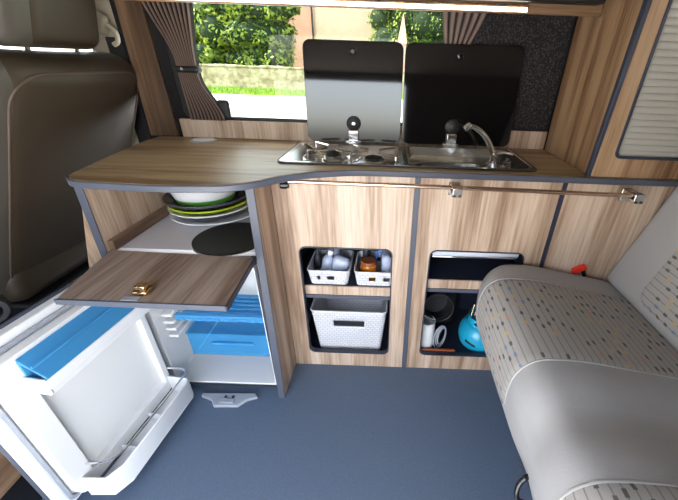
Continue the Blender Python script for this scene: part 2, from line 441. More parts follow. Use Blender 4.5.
for i in range(60):
    x = -26 + i * .67; b.box(x, x + .66, 21.17, 21.74, .70, .78 + rg.uniform(0, .07))
tag(b.build('stone_wall', M['stone'], bevel=.03, smooth=False), 'low weathered stone wall across the road outside the window', 'wall')
def leaves(b, rg, n, cen, rad, size):
    for i in range(n):
        while True:
            d = Vector((rg.gauss(0, 1), rg.gauss(0, 1), rg.gauss(0, 1)))
            if d.length > .1: break
        d.normalize(); k = rg.uniform(.80, 1.08)
        p = Vector((cen[0] + d.x * rad[0] * k, cen[1] + d.y * rad[1] * k, cen[2] + d.z * rad[2] * k))
        nrm = (d + Vector((rg.uniform(-.8, .8), rg.uniform(-.8, .8), rg.uniform(-.4, 1.0)))).normalized()
        u = nrm.orthogonal().normalized(); u = Matrix.Rotation(rg.uniform(0, 6.28), 3, nrm) @ u; v = nrm.cross(u)
        s = size * rg.uniform(.6, 1.3)
        b.face([p - u * s, p - v * s * .5, p + u * s, p + v * s * .5])
def hedge(name, blobs, n, size, label, seed):
    rg = random.Random(seed); b = B()
    for c, r in blobs: leaves(b, rg, n, c, r, size)
    o = b.build('foliage', M['leaf'], None, smooth=False) if False else None
    c0 = blobs[0][0]
    t = tag(b.build(name, M['leaf'], smooth=False, origin=(c0[0], c0[1], -.45)), label, 'hedge', kind='stuff')
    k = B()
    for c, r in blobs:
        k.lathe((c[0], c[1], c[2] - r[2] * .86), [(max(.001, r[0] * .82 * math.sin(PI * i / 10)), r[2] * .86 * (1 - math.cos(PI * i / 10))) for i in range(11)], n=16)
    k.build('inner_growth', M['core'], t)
    return t
bl = []
rg = random.Random(11)
for i in range(15):
    x = -14.6 + i * .52 + rg.uniform(-.3, .3)
    for z in (1.0, 2.3, 3.6, 5.0):
        bl.append(((x + rg.uniform(-.4, .4), 23.4 + rg.uniform(-.7, .7) + z * .18, z + rg.uniform(-.4, .4)), (rg.uniform(.7, 1.15), .9, rg.uniform(.6, .95))))
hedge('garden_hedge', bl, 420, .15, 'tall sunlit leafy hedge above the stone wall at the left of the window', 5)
bl = []
for i in range(11):
    x = -1.0 + i * .5
    for z in (1.0, 2.3, 3.6, 5.0): bl.append(((x + rg.uniform(-.3, .3), 25.5 + rg.uniform(-.5, .5), z + rg.uniform(-.3, .3)), (rg.uniform(.8, 1.1), .9, rg.uniform(.8, 1.0))))
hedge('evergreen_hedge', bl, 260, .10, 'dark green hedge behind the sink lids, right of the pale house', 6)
bl = [((-4.7 + i * .68, 22.9, .95 + rg.uniform(-.1, .15)), (.6, .6, 1.35)) for i in range(7)]
hedge('clipped_hedge', bl, 330, .10, 'low strip of green hedge showing just above the left hob lid', 8)
h = thing('house', (-3.9, 29, -.45), 'pale pink rendered house wall seen above the left hob lid', 'house')
B().box(-5.85, -1.24, 27.4, 31, -.45, 6.0).build('wall', M['house2'], h, smooth=False)
tag(B().box(-7.75, -6.0, 27.6, 31, -.45, 6.0).build('side_wing', M['house'], h, smooth=False), 'pinker narrow wing')
tag(B().tube([(-5.92, 27.35, -.43), (-5.92, 27.35, 6.0)], .05, 8).build('drainpipe', M['dark_pl'], h), 'dark drainpipe')
B().prism([(-8.0, 6.0), (-1.1, 6.0), (-1.5, 7.4), (-7.6, 7.4)], XZ, 27.1, 31.2).build('roof', M['redboard'], h)
g = thing('gate_pillar', (.42, 23.2, -.45), 'pale pointed gate pillar standing between the two lids', 'pillar')
B().box(.18, .66, 22.96, 23.44, -.45, 2.25).build('shaft', M['house'], g, bevel=.02)
B().hexa([(.12, 22.9, 2.25), (.72, 22.9, 2.25), (.72, 23.5, 2.25), (.12, 23.5, 2.25), (.41, 23.17, 3.75), (.45, 23.17, 3.75), (.45, 23.21, 3.75), (.41, 23.21, 3.75)]).build('cap', M['house'], g)

# ------------------------------------------------------------------ worktop
front = smooth_path([(-.915, -.165, 0), (-.885, -.192, 0), (-.84, -.205, 0), (-.738, -.211, 0), (-.626, -.214, 0), (-.523, -.205, 0), (-.457, -.193, 0), (-.39, -.155, 0), (-.337, -.100, 0), (-.256, -.045, 0), (-.149, -.008, 0), (-.05, .003, 0), (.08, .005, 0)], 4)
outline = [(p.x, p.y) for p in front] + [(.75, .002), (1.35, .0), (1.35, .40), (.8, .40), (-.95, .408), (-1.0, .40), (-1.005, .33), (-.965, .06), (-.925, -.14)]
hobhole = rrect(-.37, .48, .062, .385, .03)
wt = thing('worktop', (0, .2, ZW - .021), 'streaky wood worktop with a curved grey edge, over the fridge and cabinets', 'worktop')
B().prism(outline, XY, ZW - .020, ZW, holes=[hobhole]).build('top_board', M['wood_top'], wt, bevel=.002)
fe = [(p.x, p.y) for p in front] + [(.75, .002), (1.35, .0)]
def offset_strip(path, d):
    out = []
    for i, p in enumerate(path):
        a = path[max(0, i - 1)]; c = path[min(len(path) - 1, i + 1)]
        tx, ty = c[0] - a[0], c[1] - a[1]; l = math.hypot(tx, ty)
        out.append((p[0] + ty / l * d, p[1] - tx / l * d))
    return out
lf = [(-1.005, .33), (-.965, .06), (-.925, -.14)]
path = lf + fe
strip = path + offset_strip(path, .008)[::-1]
tag(B().prism(strip, XY, ZW - .021, ZW - .001).build('edging', M['edge'], wt, bevel=.003), 'grey rounded edging')
# flush disc
d = thing('worktop_disc', (-.785, .350, ZW), 'flat round chrome disc set in the worktop below the curtain', 'cover')
B().lathe((-.785, .350, ZW + .0005), [(.0, .006), (.040, .006), (.046, .0)], 36).build('plate', pbr('satin_silver', (.74, .74, .76), .35), d)
B().lathe((-.785, .350, ZW + .0003), [(.052, .0), (.052, .003), (.046, .004)], 36).build('rim', M['grey_pl'], d)
# splashback boards
tag(B().box(-.90, .36, .403, .416, ZW + .001, .996).build('splashback', M['wood_v2'], bevel=.002), 'low wood splashback board under the window, behind the lids', 'splashback')
tag(B().box(.362, .652, .395, .402, ZW + .001, .996).build('splashback', M['wood_v'], bevel=.002), 'short wood splashback board in the corner right of the sink', 'splashback')

# ------------------------------------------------------------------ kitchen cabinets
YF = .008
def cabinet(x0, x1, hole, label, name='kitchen_cabinet', wm='wood_v', z1=ZW - .022, shelf=None):
    t = thing(name, ((x0 + x1) / 2, .2, 0), label, 'cabinet')
    P_ = [(x0, .0), (x1, .0), (x1, z1), (x0, z1)]
    B().prism(P_, XZ, YF, YF + .016, holes=[hole] if hole else []).build('front_panel', M[wm], t, bevel=.0012)
    if hole:
        hx0 = min(p[0] for p in hole); hx1 = max(p[0] for p in hole); hz0 = min(p[1] for p in hole); hz1 = max(p[1] for p in hole)
        inn = rrect(hx0 + .004, hx1 - .004, hz0 + .004, hz1 - .004, .025)
        tag(B().prism(hole, XZ, YF - .003, YF + .018, holes=[inn]).build('opening_trim', M['edge_dark'], t), 'dark rim round the opening')
    c = B()
    ix0, ix1 = x0 + .004, x1 - .004
    c.box(ix0, ix0 + .012, YF + .02, .39, .02, z1 - .005).box(ix1 - .012, ix1, YF + .02, .39, .02, z1 - .005)
    c.box(ix0 + .012, ix1 - .012, .378, .39, .02, z1 - .005).box(ix0 + .012, ix1 - .012, YF + .02, .378, .040, .056)
    tag(c.build('carcass', M['edge_dark'], t), 'inside walls coloured as in shade')  # near-black colour carries the deep shade inside the cabinet
    if shelf:
        sf = tag(B().box(ix0 + .013, ix1 - .013, YF + .0305, .376, shelf[0], shelf[1]).build('shelf', M['edge_dark'], t), 'shelf board coloured as in shade')  # board darkened so the gap above it reads as shade
        tag(B().box(ix0 + .013, ix1 - .013, YF + .022, YF + .030, shelf[0], shelf[1]).build('shelf_edging', M[wm], sf, bevel=.002), 'wood edging')
        tag(B().box(ix0 + .013, ix1 - .013, YF + .019, YF + .0215, shelf[0] - .016, shelf[0]).build('shelf_lip', M['edge'], t), 'grey lip under the shelf')
    return t
c1 = cabinet(-.405, .0825, rrect(-.336, .018, .080, .622, .028), 'open wood cabinet with rounded opening holding white baskets', shelf=(.386, .428))
c2 = cabinet(.1015, .576, rrect(.156, .512, .085, .626, .028), 'open wood cabinet with the gas cylinder, half hidden by the bench', wm='wood_v2', shelf=(.437, .478))
tag(B().box(.083, .101, YF - .004, YF + .018, 0, ZW - .022).build('divider_strip', M['edge']), 'grey upright strip between the basket cabinet and the gas cabinet', 'trim')
tag(B().box(.5765, .5905, YF - .004, YF + .018, 0, ZW - .022).build('divider_strip', M['edge_dark']), 'dark upright strip right of the gas cabinet, above the bench', 'trim')
c3 = cabinet(.591, 1.35, None, 'closed plain wood cabinet panel behind the bench end', wm='wood_v3')
# silver front under the sink
t = thing('tambour_roll', (.33, .06, .56), 'silver grey rolled shutter along the top of the gas cabinet opening', 'shutter')
B().box(.168, .500, .0265, .040, .5915, .6195).build('top_slat', pbr('silver_slat', (.62, .64, .70), .35), t, bevel=.008, seg=3)
B().box(.168, .500, .0265, .038, .582, .591).build('pull_lip', M['chrome'], t, bevel=.004)
# rail
r = thing('towel_rail', (.22, -.05, .87), 'long thin copper rail under the worktop edge', 'rail')
B().tube([(-.325, -.052, .890), (.22, -.052, .8885), (.80, -.052, .882)], .0072, 12).build('tube', M['copper'], r)
B().lathe((-.337, -.052, .878), [(0, -.018), (.012, -.014), (.014, 0), (.010, .012), (0, .015)], 16, axis=(1, 0, 0)).build('end_knob', M['black_gloss'], r)
for x in (.213, .79):
    k = B(); k.box(x - .016, x + .016, -.0665, YF - .001, .868, .889).box(x - .018, x + .018, YF - .012, YF - .002, .845, .889)
    k.box(x - .016, x + .016, -.068, -.040, .860, .891)
    br = k.build('bracket', M['steel'], r, bevel=.003)
    for dx in (-.008, .008): B().lathe((x + dx, -.0685, .866), [(.004, 0), (.004, .002), (0, .003)], 12, axis=(0, -1, 0)).build('screw', M['dark_pl'], br)

# ------------------------------------------------------------------ fridge cabinet
fc = thing('fridge_cabinet', (-.68, .12, 0), 'curved-end wood cabinet around the open fridge, flap folded down', 'cabinet')
ZB = ZW - .022
def sidepanel(x0, x1, wm):
    B().prism([(-.128, ZB), (.395, ZB), (.395, 0), (-.170, 0)], YZ, x0, x1).build('side_panel', M[wm], fc, bevel=.001)
    tag(B().prism([(-.133, ZB), (-.128, ZB), (-.170, 0), (-.175, 0)], YZ, x0 - .002, x1 + .002).build('panel_edging', M['edge'], fc, bevel=.001), 'grey front edging')
sidepanel(-.430, -.408, 'wood_v2')
sidepanel(-.945, -.925, 'wood_v3')
B().prism([(-.952, ZB), (-.948, ZB), (-.948, 0), (-1.055, 0), (-1.055, .56)], XZ, -.10, -.085).build('end_panel', M['wood_v'], fc, bevel=.002)
B().box(-.924, -.431, .375, .39, 0, ZB).build('back_panel', M['wood_v3'], fc)
B().box(-.924, -.431, -.105, .374, .640, .655).build('shelf', M['tray_lining'], fc, bevel=.002)
tag(B().box(-.924, -.905, -.125, .374, .6555, .69).build('shelf_rim', M['wood_dark'], fc), 'wood strip along the shelf side')
fl = B().hexa([(-.868, -.392, .648), (-.420, -.396, .648), (-.436, -.150, .648), (-.918, -.132, .648), (-.868, -.392, .662), (-.420, -.396, .662), (-.436, -.150, .662), (-.918, -.132, .662)])
flap = tag(fl.build('flap_door', M['wood_flap'], fc, bevel=.002), 'wood flap folded down flat')
tag(B().hexa([(-.870, -.399, .646), (-.418, -.403, .646), (-.420, -.397, .646), (-.868, -.393, .646), (-.870, -.399, .663), (-.418, -.403, .663), (-.420, -.397, .663), (-.868, -.393, .663)]).build('flap_edging', M['edge'], flap, bevel=.001), 'grey edging')
tag(B().hexa([(-.4195, -.403, .646), (-.415, -.403, .646), (-.431, -.150, .646), (-.4355, -.150, .646), (-.4195, -.403, .663), (-.415, -.403, .663), (-.431, -.150, .663), (-.4355, -.150, .663)]).build('flap_side_edging', M['edge_dark'], flap), 'dark edging')
lk = B(); lk.box(-.682, -.642, -.372, -.334, .6625, .676).box(-.677, -.647, -.366, -.342, .676, .690)
lock = tag(lk.build('push_lock', M['brass'], flap, bevel=.004), 'brass push lock')
tag(B().box(-.70, -.655, -.393, -.376, .6625, .665).build('strike_plate', M['grey_pl'], flap, bevel=.001), 'pale plate in front of the lock')
for x in (-.448,):
    B().box(x - .012, x + .012, -.150, -.115, .628, .647).build('flap_hinge', M['dark_pl'], fc, bevel=.002)

# fridge body
fr = thing('fridge', (-.67, .1, 0), 'white compact fridge with its door open, under the fold-down flap', 'fridge')
FX0, FX1, FY0, FY1, FZ0, FZ1 = -.905, -.436, -.135, .33, .022, .632
t_ = .026
k = B()
k.prism([(FX0, FZ0), (FX1, FZ0), (FX1, FZ1), (FX0, FZ1)], XZ, FY0, FY0 + .30, holes=[rrect(FX0 + t_ + .012, FX1 - .018, FZ0 + .014, FZ1 - .03, .012)])
k.box(FX0, FX1, FY0 + .301, FY0 + .33, FZ0, FZ1)
B_ = k.build('body', M['white2'], fr, bevel=.003)
tag(B().prism(rrect(FX0 + .002, FX1 - .001, FZ0 - .001, FZ1 - .001, .01), XZ, FY0 - .006, FY0 - .0005, holes=[rrect(FX0 + .014, FX1 - .011, FZ0 + .007, FZ1 - .013, .01)]).build('gasket', M['dark_pl'], fr), 'dark rubber door seal')
# freezer grille and shelf, crisper
bx0, bx1 = FX0 + .112, FX1 - .024
sh = B(); sh.box(bx0, bx1, FY0 + .05, FY0 + .19, .345, .353)
for i in range(5):
    yy = FY0 + .06 + i * .025; sh.box(bx0, bx1, yy, yy + .008, .353, .360)
tag(sh.build('glass_shelf', M['blueice'], fr, bevel=.001), 'blue ribbed shelf')
k = B().box(bx0 - .02, bx1, FY0 + .035, FY0 + .055, .335, .362)
for i in range(10): k.box(bx0 + i * .034, bx0 + .020 + i * .034, FY0 + .030, FY0 + .036, .338, .352)
tag(k.build('shelf_front', M['blueice'], fr, bevel=.003), 'pale blue shelf front strip')
for sx in (0, 1):
    k = B()
    for i in range(4): k.box(FX0 + t_ + .0125, FX0 + t_ + .052, FY0 + .04, FY0 + .28, .24 + i * .035, .252 + i * .035)
    if sx == 0: B_r = k.build('shelf_runner', M['white2'], fr, bevel=.003)
    else: k.bm.free()
cz0, cz1 = .142, .255
k = B()
tx = .008
k.hexa([(bx0 + .01, FY0 + .055, cz0), (bx1 - .004, FY0 + .055, cz0), (bx1 - .004, FY0 + .28, cz0), (bx0 + .01, FY0 + .28, cz0), (bx0 + .01, FY0 + .055, cz0 + .005), (bx1 - .004, FY0 + .055, cz0 + .005), (bx1 - .004, FY0 + .28, cz0 + .005), (bx0 + .01, FY0 + .28, cz0 + .005)])
k.box(bx0 - .004, bx1, FY0 + .048, FY0 + .054, cz0, cz1).box(bx0 - .004, bx0 + .002, FY0 + .054, FY0 + .28, cz0, cz1).box(bx1 - .006, bx1, FY0 + .054, FY0 + .28, cz0, cz1).box(bx0, bx1, FY0 + .275, FY0 + .28, cz0, cz1)
cr = tag(k.build('crisper_drawer', M['bluetr'], fr, bevel=.002), 'translucent blue drawer')
tag(B().box(bx0 - .008, bx1, FY0 + .046, FY0 + .285, cz1 + .0005, cz1 + .006).build('crisper_lid', M['bluetr'], cr), 'blue lid')
tag(B().tube([(bx0 + .09, FY0 + .046, cz0 + .068), (bx0 + .10, FY0 + .040, cz0 + .074), (bx0 + .25, FY0 + .040, cz0 + .074), (bx0 + .26, FY0 + .046, cz0 + .068)], .005, 8).build('grip', M['blueice'], cr), 'rounded pull grip')
# fridge door in its own frame
hx, hy = -.876, -.150
dl = math.hypot(.045, .45); dv = (-.045 / dl, -.45 / dl); nv = (.45 / dl, -.045 / dl)
def D(s, t, z): return (hx + dv[0] * s + nv[0] * t, hy + dv[1] * s + nv[1] * t, z)
DM = lambda u, v, d: D(u, d, v)
def dbox(b, s0, s1, t0, t1, z0, z1):
    return b.hexa([D(s0, t0, z0), D(s1, t0, z0), D(s1, t1, z0), D(s0, t1, z0), D(s0, t0, z1), D(s1, t0, z1), D(s1, t1, z1), D(s0, t1, z1)])
SW = .462; DZ0, DZ1 = .035, .632
door = tag(dbox(B(), 0, SW, -.034, -.004, DZ0, DZ1).build('door', M['white'], fr, bevel=.004), 'white door swung wide open')
tag(dbox(B(), 0, SW + .004, -.046, -.0345, DZ0 - .004, DZ1 + .004).build('outer_skin', M['edge'], door, bevel=.004), 'grey outer skin')
k = B()
for i in range(3): dbox(k, .135 + i * .022, .147 + i * .022, -.040, -.0385, DZ1 + .0035, DZ1 + .0055)
tag(k.build('skin_slots', M['dark_pl'], door), 'small dark slots')
tag(B().prism(rrect(.018, SW - .016, DZ0 + .018, DZ1 - .022, .02), DM, -.0035, .004, holes=[rrect(.028, SW - .026, DZ0 + .028, DZ1 - .032, .016)]).build('door_seal', M['grey_pl'], door), 'thin grey seal line')
# raised liner with recess
B().prism(rrect(.030, SW - .030, DZ0 + .03, DZ1 - .036, .03), DM, .0045, .034, holes=[rrect(.052, SW - .085, DZ0 + .075, .520, .012)]).build('door_liner', M['white2'], door, bevel=.006, seg=3)
dbox(B(), .045, SW - .075, -.003, .012, DZ0 + .07, .53).build('liner_panel', M['white2'], door)
# upper compartment: white tray below, blue cover above
k = B(); dbox(k, .045, SW - .075, .030, .090, .478, .498); dbox(k, .045, SW - .075, .080, .094, .498, .526)
dbox(k, .040, .047, .026, .07, .487, .55); dbox(k, SW - .080, SW - .071, .026, .092, .480, .532)
k.build('egg_tray', M['white'], door, bevel=.004, seg=3)
k = B().hexa([D(.049, .036, .578), D(SW - .080, .036, .578), D(SW - .080, .092, .527), D(.049, .092, .527), D(.049, .036, .586), D(SW - .080, .036, .586), D(SW - .080, .097, .530), D(.049, .097, .530)])
dbox(k, .049, SW - .080, .034, .040, .50, .578)
k.hexa([D(.05, .064, .563), D(SW - .081, .064, .563), D(SW - .081, .070, .558), D(.05, .070, .558), D(.05, .066, .568), D(SW - .081, .066, .568), D(SW - .081, .072, .563), D(.05, .072, .563)])
tag(k.build('tray_cover', M['blueice'], door, bevel=.002), 'translucent blue sloping cover')
# bottom bin
k = B(); Z0, Z1 = DZ0 + .005, DZ0 + .095
out = [(.035, .03), (.035, .115), (.055, .128), (SW - .10, .128), (SW - .055, .105), (SW - .045, .03)]
inn = [(.042, .03), (.042, .112), (.058, .121), (SW - .102, .121), (SW - .062, .100), (SW - .053, .03)]
ZM = lambda u, v, d: D(u, v, d)
k.prism(out, ZM, Z0, Z0 + .008)
k.prism(out + inn[::-1], ZM, Z0 + .008, Z1)
for sx in (.16, .28): dbox(k, sx, sx + .006, .03, .10, Z0 + .008, Z0 + .04)
k.build('bottle_bin', M['white'], door, bevel=.004)
wire = smooth_path([D(.030, .036, Z1 + .036), D(.025, .085, Z1 + .036), D(.035, .112, Z1 + .03), D(.075, .118, Z1 + .03), D(.30, .118, Z1 + .03), D(SW - .115, .112, Z1 + .03), D(SW - .085, .085, Z1 + .032), D(SW - .075, .036, Z1 + .03)], 6)
tag(B().tube(wire, .0036, 8).build('wire_guard', M['chrome'], door), 'chrome wire guard')
# hinge posts
B().lathe((hx + .005, hy - .002, .02), [(.009, 0), (.009, .014)], 12).build('hinge', M['chrome'], fr)
# floor bracket below the fridge
k = B()
k.prism([(-.745, -.175), (-.53, -.168), (-.515, -.185), (-.555, -.200), (-.580, -.228), (-.675, -.232), (-.695, -.205), (-.745, -.188)], XY, .001, .016)
k.box(-.655, -.60, -.222, -.200, .016, .022)
fb = tag(k.build('floor_bracket', M['grey_pl'], bevel=.004), 'small grey plastic bracket on the blue floor below the fridge', 'bracket')
for x in (-.642, -.612): tag(B().lathe((x, -.190, .0165), [(.006, 0), (.006, .0015), (0, .002)], 12).build('screw', M['dark_pl'], fb), 'dark screw head')

# ------------------------------------------------------------------ crockery on the fridge shelf
def plate(c, r, h, mat, label, name='dinner_plate', rim=None, cat='plate', group=None):
    b = B().lathe(c, [(0, 0), (r * .58, 0), (r * .70, h * .25), (r, h * .85), (r, h), (r * .97, h), (r * .68, h * .45), (r * .56, h * .3), (0, h * .3)], 48)
    o = tag(b.build(name, M[mat]), label, cat, group)
    if rim:
        tag(B().lathe(c, [(r * .90, h * .50), (r + .0015, h * .72), (r + .0015, h * .96), (r * .985, h * .98)], 48, cap=False).build('rim', M[rim], o, solid=.001), 'coloured rim')
    return o
pc = (-.726, .212)
plate((pc[0] + .012, pc[1], .656), .176, .026, 'porcelain', 'white plate at the bottom of the stack', group=None)
plate((pc[0], pc[1], .6645), .148, .026, 'greyplate', 'dark plate second from the bottom of the stack')
plate((pc[0] - .008, pc[1], .673), .160, .032, 'porcelain', 'white plate in the middle of the stack, under the lime green one')
plate((pc[0] - .010, pc[1], .687), .156, .036, 'lime', 'lime green plate in the stack, under the dark grey one')
plate((pc[0] - .012, pc[1], .700), .164, .045, 'greyplate', 'dark grey wide plate just under the white bowl')
bw = B().lathe((pc[0] - .025, pc[1], .7145), [(0, 0), (.095, 0), (.108, .012), (.122, .05), (.130, .085), (.127, .085), (.118, .05), (.104, .016), (.092, .006), (0, .006)], 48)
bw = tag(bw.build('bowl', M['porcelain']), 'deep white bowl with green foot on top of the plate stack', 'bowl')
tag(B().lathe((pc[0] - .025, pc[1], .7145), [(.0955, .004), (.109, .012), (.1155, .030), (.1135, .030), (.1065, .013)], 48).build('foot_ring', M['green'], bw), 'green band round the foot')
tag(B().lathe((-.475, .30, .656), [(0, 0), (.03, 0), (.033, .1), (.0, .1)], 24).build('cup', M['lime']), 'lime cup behind the plate stack by the side panel', 'cup')
k = B().lathe((-.563, -.022, .6562), [(0, 0), (.116, 0), (.124, .004), (.127, .010), (.124, .010), (.114, .005), (0, .004)], 48)
pn = tag(k.build('round_pan', M['black']), 'shallow round black pan on the pale shelf in front of the plates', 'pan')
tag(B().lathe((-.563, -.022, .6555), [(.120, 0), (.129, .0), (.129, .004), (.1255, .0045)], 48, cap=False).build('mat_ring', M['porcelain'], pn, solid=.001), 'thin pale ring round the pan')

# ------------------------------------------------------------------ hob and sink unit
hs = thing('hob_sink_unit', (.055, .22, ZW), 'stainless steel hob and sink with two raised smoked glass lids', 'hob and sink')
X0, X1, Y0, Y1 = -.385, .496, .042, .398
ZF = ZW + .006
hobr = rrect(-.372, .040, .055, .338, .03); snkr = rrect(.060, .482, .055, .338, .03); bowlr = rrect(.085, .345, .072, .215, .05)
B().prism(rrect(X0, X1, Y0, Y1, .03), XY, ZW + .0005, ZF, holes=[hobr, snkr]).build('frame', M['steel'], hs, bevel=.002)
tag(B().prism(rrect(X0 - .006, X1 + .006, Y0 - .006, Y1 + .002, .034), XY, ZW + .0003, ZW + .005, holes=[rrect(X0 + .002, X1 - .002, Y0 + .002, Y1 - .002, .028)]).build('seal', M['black'], hs), 'thin black seal round the frame')
def basin(loop, depth, taper, name, mat, n=4):
    b = B(); cx = sum(p[0] for p in loop) / len(loop); cy = sum(p[1] for p in loop) / len(loop); rings = []
    for k in range(n + 1):
        f = k / n; s = 1 - taper * f ** 2; z = ZF - .001 - depth * (f if k < n else 1)
        rings.append([b.bm.verts.new((cx + (x - cx) * s, cy + (y - cy) * s, z)) for x, y in loop])
    for A, C in zip(rings, rings[1:]):
        for i in range(len(A)): b.bm.faces.new((A[i], A[(i + 1) % len(A)], C[(i + 1) % len(A)], C[i]))
    b.bm.faces.new(rings[-1])
    return b.build(name, mat, hs)
TD = .030
def inset(x0, x1, y0, y1, l, r, f, k): return rrect(x0 + l, x1 - r, y0 + f, y1 - k, .025)
def sloped(loop, low, name, hole=None):
    b = B(); n = len(loop)
    A = [b.bm.verts.new((x, y, ZF - .0008)) for x, y in loop]; C = [b.bm.verts.new((x, y, ZF - TD)) for x, y in low]
    for i in range(n): b.bm.faces.new((A[i], A[(i + 1) % n], C[(i + 1) % n], C[i]))
    if hole is None: b.bm.faces.new(C)
    else:
        Hh = [b.bm.verts.new((x, y, ZF - TD)) for x, y in hole]
        es = [b.bm.edges.get((C[i], C[(i + 1) % n])) for i in range(n)] + [b.bm.edges.new((Hh[i], Hh[(i + 1) % len(Hh)])) for i in range(len(Hh))]
        bmesh.ops.triangle_fill(b.bm, edges=es, use_beauty=True)
        G = [b.bm.verts.new((.215 + (x - .215) * .85, .1435 + (y - .1435) * .85, ZF - TD - .10)) for x, y in hole]; m = len(Hh)
        for i in range(m): b.bm.faces.new((Hh[i], Hh[(i + 1) % m], G[(i + 1) % m], G[i]))
        b.bm.faces.new(G)
    return b.build(name, M['steel'], hs)
sloped(hobr, inset(-.372, .040, .055, .338, .055, .012, .012, .012), 'hob_tray')
sloped(snkr, inset(.060, .482, .055, .338, .012, .045, .012, .012), 'sink_tray', bowlr)
tag(B().lathe((.215, .1435, ZF - TD - .0995), [(.03, 0), (.03, .003), (.02, .002), (0, .002)], 24).build('drain', M['dark_pl'], hs), 'dark drain')
for (x, y, rr) in ((-.225, .215, .034), (-.065, .165, .040)):
    zb = ZF - TD + .0005
    bu = B().lathe((x, y, zb), [(rr * 1.3, 0), (rr * 1.2, .006), (rr, .008), (rr, .016), (rr * .8, .018), (0, .018)], 28).build('burner', M['steel'], hs)
    tag(B().lathe((x, y, zb + .0185), [(rr * .8, 0), (rr * .8, .006), (rr * .6, .009), (0, .009)], 28).build('burner_cap', M['black'], bu), 'black burner cap')
    k = B()
    for a in (45, 135, 225, 315):
        ca, sa = math.cos(R(a)), math.sin(R(a)); L_ = rr + .075
        k.tube([(x + ca * L_, y + sa * L_, zb + .006), (x + ca * L_, y + sa * L_, zb + .044), (x + ca * rr * .7, y + sa * rr * .7, zb + .046)], .0042, 8)
    k.tube([(x + math.cos(R(i * 15)) * (rr + .075), y + math.sin(R(i * 15)) * (rr + .075), zb + .008) for i in range(24)], .0035, 6, closed=True)
    tag(k.build('pan_support', M['chrome'], hs), 'chrome wire pan support')
for x, y in ((.405, .115), (.428, .160)):
    kn = B().lathe((x, y, ZF - TD + .0005), [(.019, 0), (.019, .006), (.015, .008), (.014, .026), (.011, .028), (0, .028)], 24).build('control_knob', M['chrome'], hs)
    B().box(x - .003, x + .003, y - .014, y + .014, ZF - TD + .029, ZF - TD + .036).build('grip', M['dark_pl'], kn, bevel=.001)
# tap
bp = (.395, .215, ZF - TD + .0005)
k = B().lathe(bp, [(.024, 0), (.024, .008), (.017, .012), (.016, .04), (.012, .044), (0, .044)], 24)
tp = tag(k.build('tap', M['chrome'], hs), 'chrome folding tap')
path = smooth_path([(.392, .215, ZF), (.380, .216, ZF + .025), (.362, .218, ZF + .055), (.338, .219, ZF + .082), (.312, .220, ZF + .100), (.285, .220, ZF + .108)], 6)
B().tube(path, .0105, 12, r1=.009).build('spout', M['chrome'], tp)
B().lathe((.287, .220, ZF + .112), [(.012, 0), (.014, .012), (.012, .026), (0, .026)], 16, axis=(-.75, -.1, -.6)).build('nozzle', M['chrome'], tp)
B().tube([(.395, .215, ZF + .010), (.425, .20, ZF + .020), (.452, .185, ZF + .018)], .006, 10).build('lever', M['chrome'], tp)
# lids
def lid(x0, x1, z1, xd, label, knobx, tilt=.095):
    z0 = ZW + .014
    mp = lambda u, v, d: (u, d + (v - z0) * tilt, v)
    pts = rrect(x0, x1, z0, z1, .028)
    L = tag(B().prism(pts, mp, .356, .362).build('glass_lid', M['lid'], hs, bevel=.0015), label)
    zc = z0 + .072
    yc = .356 + (zc - z0) * tilt
    hg = tag(B().lathe((xd, yc - .0003, zc), [(.029, 0), (.029, .006), (.025, .009), (0, .010)], 32, axis=(0, -1, 0)).build('hinge_disc', M['black'], L), 'black round hinge cover')
    B().lathe((xd, yc - .010, zc), [(.0065, 0), (.006, .003), (0, .0035)], 16, axis=(0, -1, 0)).build('hinge_screw', M['chrome'], L)
    k = B(); k.box(xd - .020, xd + .020, .340, .3555, ZF + .002, ZF + .056); k.box(xd - .032, xd + .032, .334, .3555, ZF + .001, ZF + .018)
    tag(k.build('hinge_block', M['chrome'], L, bevel=.003), 'chrome hinge')
    zt = z1 - .036; yt = .356 + (zt - z0) * tilt
    B().lathe((knobx, yt - .0003, zt), [(.013, 0), (.013, .004), (.008, .006), (.007, .003), (0, .003)], 24, axis=(0, -1, 0)).build('lid_stud', M['black_gloss'], L)
    return L
lid(-.350, .0335, 1.298, -.158, 'left smoked lid above the hob', -.16)
lid(.0395, .488, 1.298, .245, 'right smoked lid above the sink', .25)

# ------------------------------------------------------------------ curtains
def curtain(name, levels, label, n=9, depth=.012, y=.385):
    """levels: (z, x0, x1) from top to bottom"""
    t = thing(name, ((levels[-1][1] + levels[-1][2]) / 2, y, levels[-1][0]), label, 'curtain')
    zs = [l[0] for l in levels]
    def f(u, v):
        z = zs[0] + (zs[-1] - zs[0]) * v
        for a, c in zip(levels, levels[1:]):
            if a[0] >= z >= c[0] - 1e-9:
                k = (a[0] - z) / (a[0] - c[0]); k = k * k * (3 - 2 * k)
                x0 = a[1] + (c[1] - a[1]) * k; x1 = a[2] + (c[2] - a[2]) * k; break
        return (x0 + (x1 - x0) * u, y + depth * math.cos(2 * PI * u * n), z)
    B().grid(f, n * 10, 40, uvf=lambda u, v: (u * n, v)).build('cloth', M['curtain'], t, solid=.002)
    return t
cu = curtain('curtain', [(1.445, -.925, -.735), (1.20, -.842, -.762), (1.165, -.842, -.762), (.998, -.838, -.69)], 'pleated curtain with folds shaded in colour, tied back at the left of the window', n=10)
k = B().rbox((-.802, .385, 1.183), (.094, .040, .024), .01)
tag(k.build('tieback', M['black'], cu), 'black tieback band')
B().lathe((-.815, .364, 1.185), [(.007, 0), (.006, .004), (0, .005)], 14, axis=(0, -1, 0)).build('tieback_stud', M['chrome'], cu)
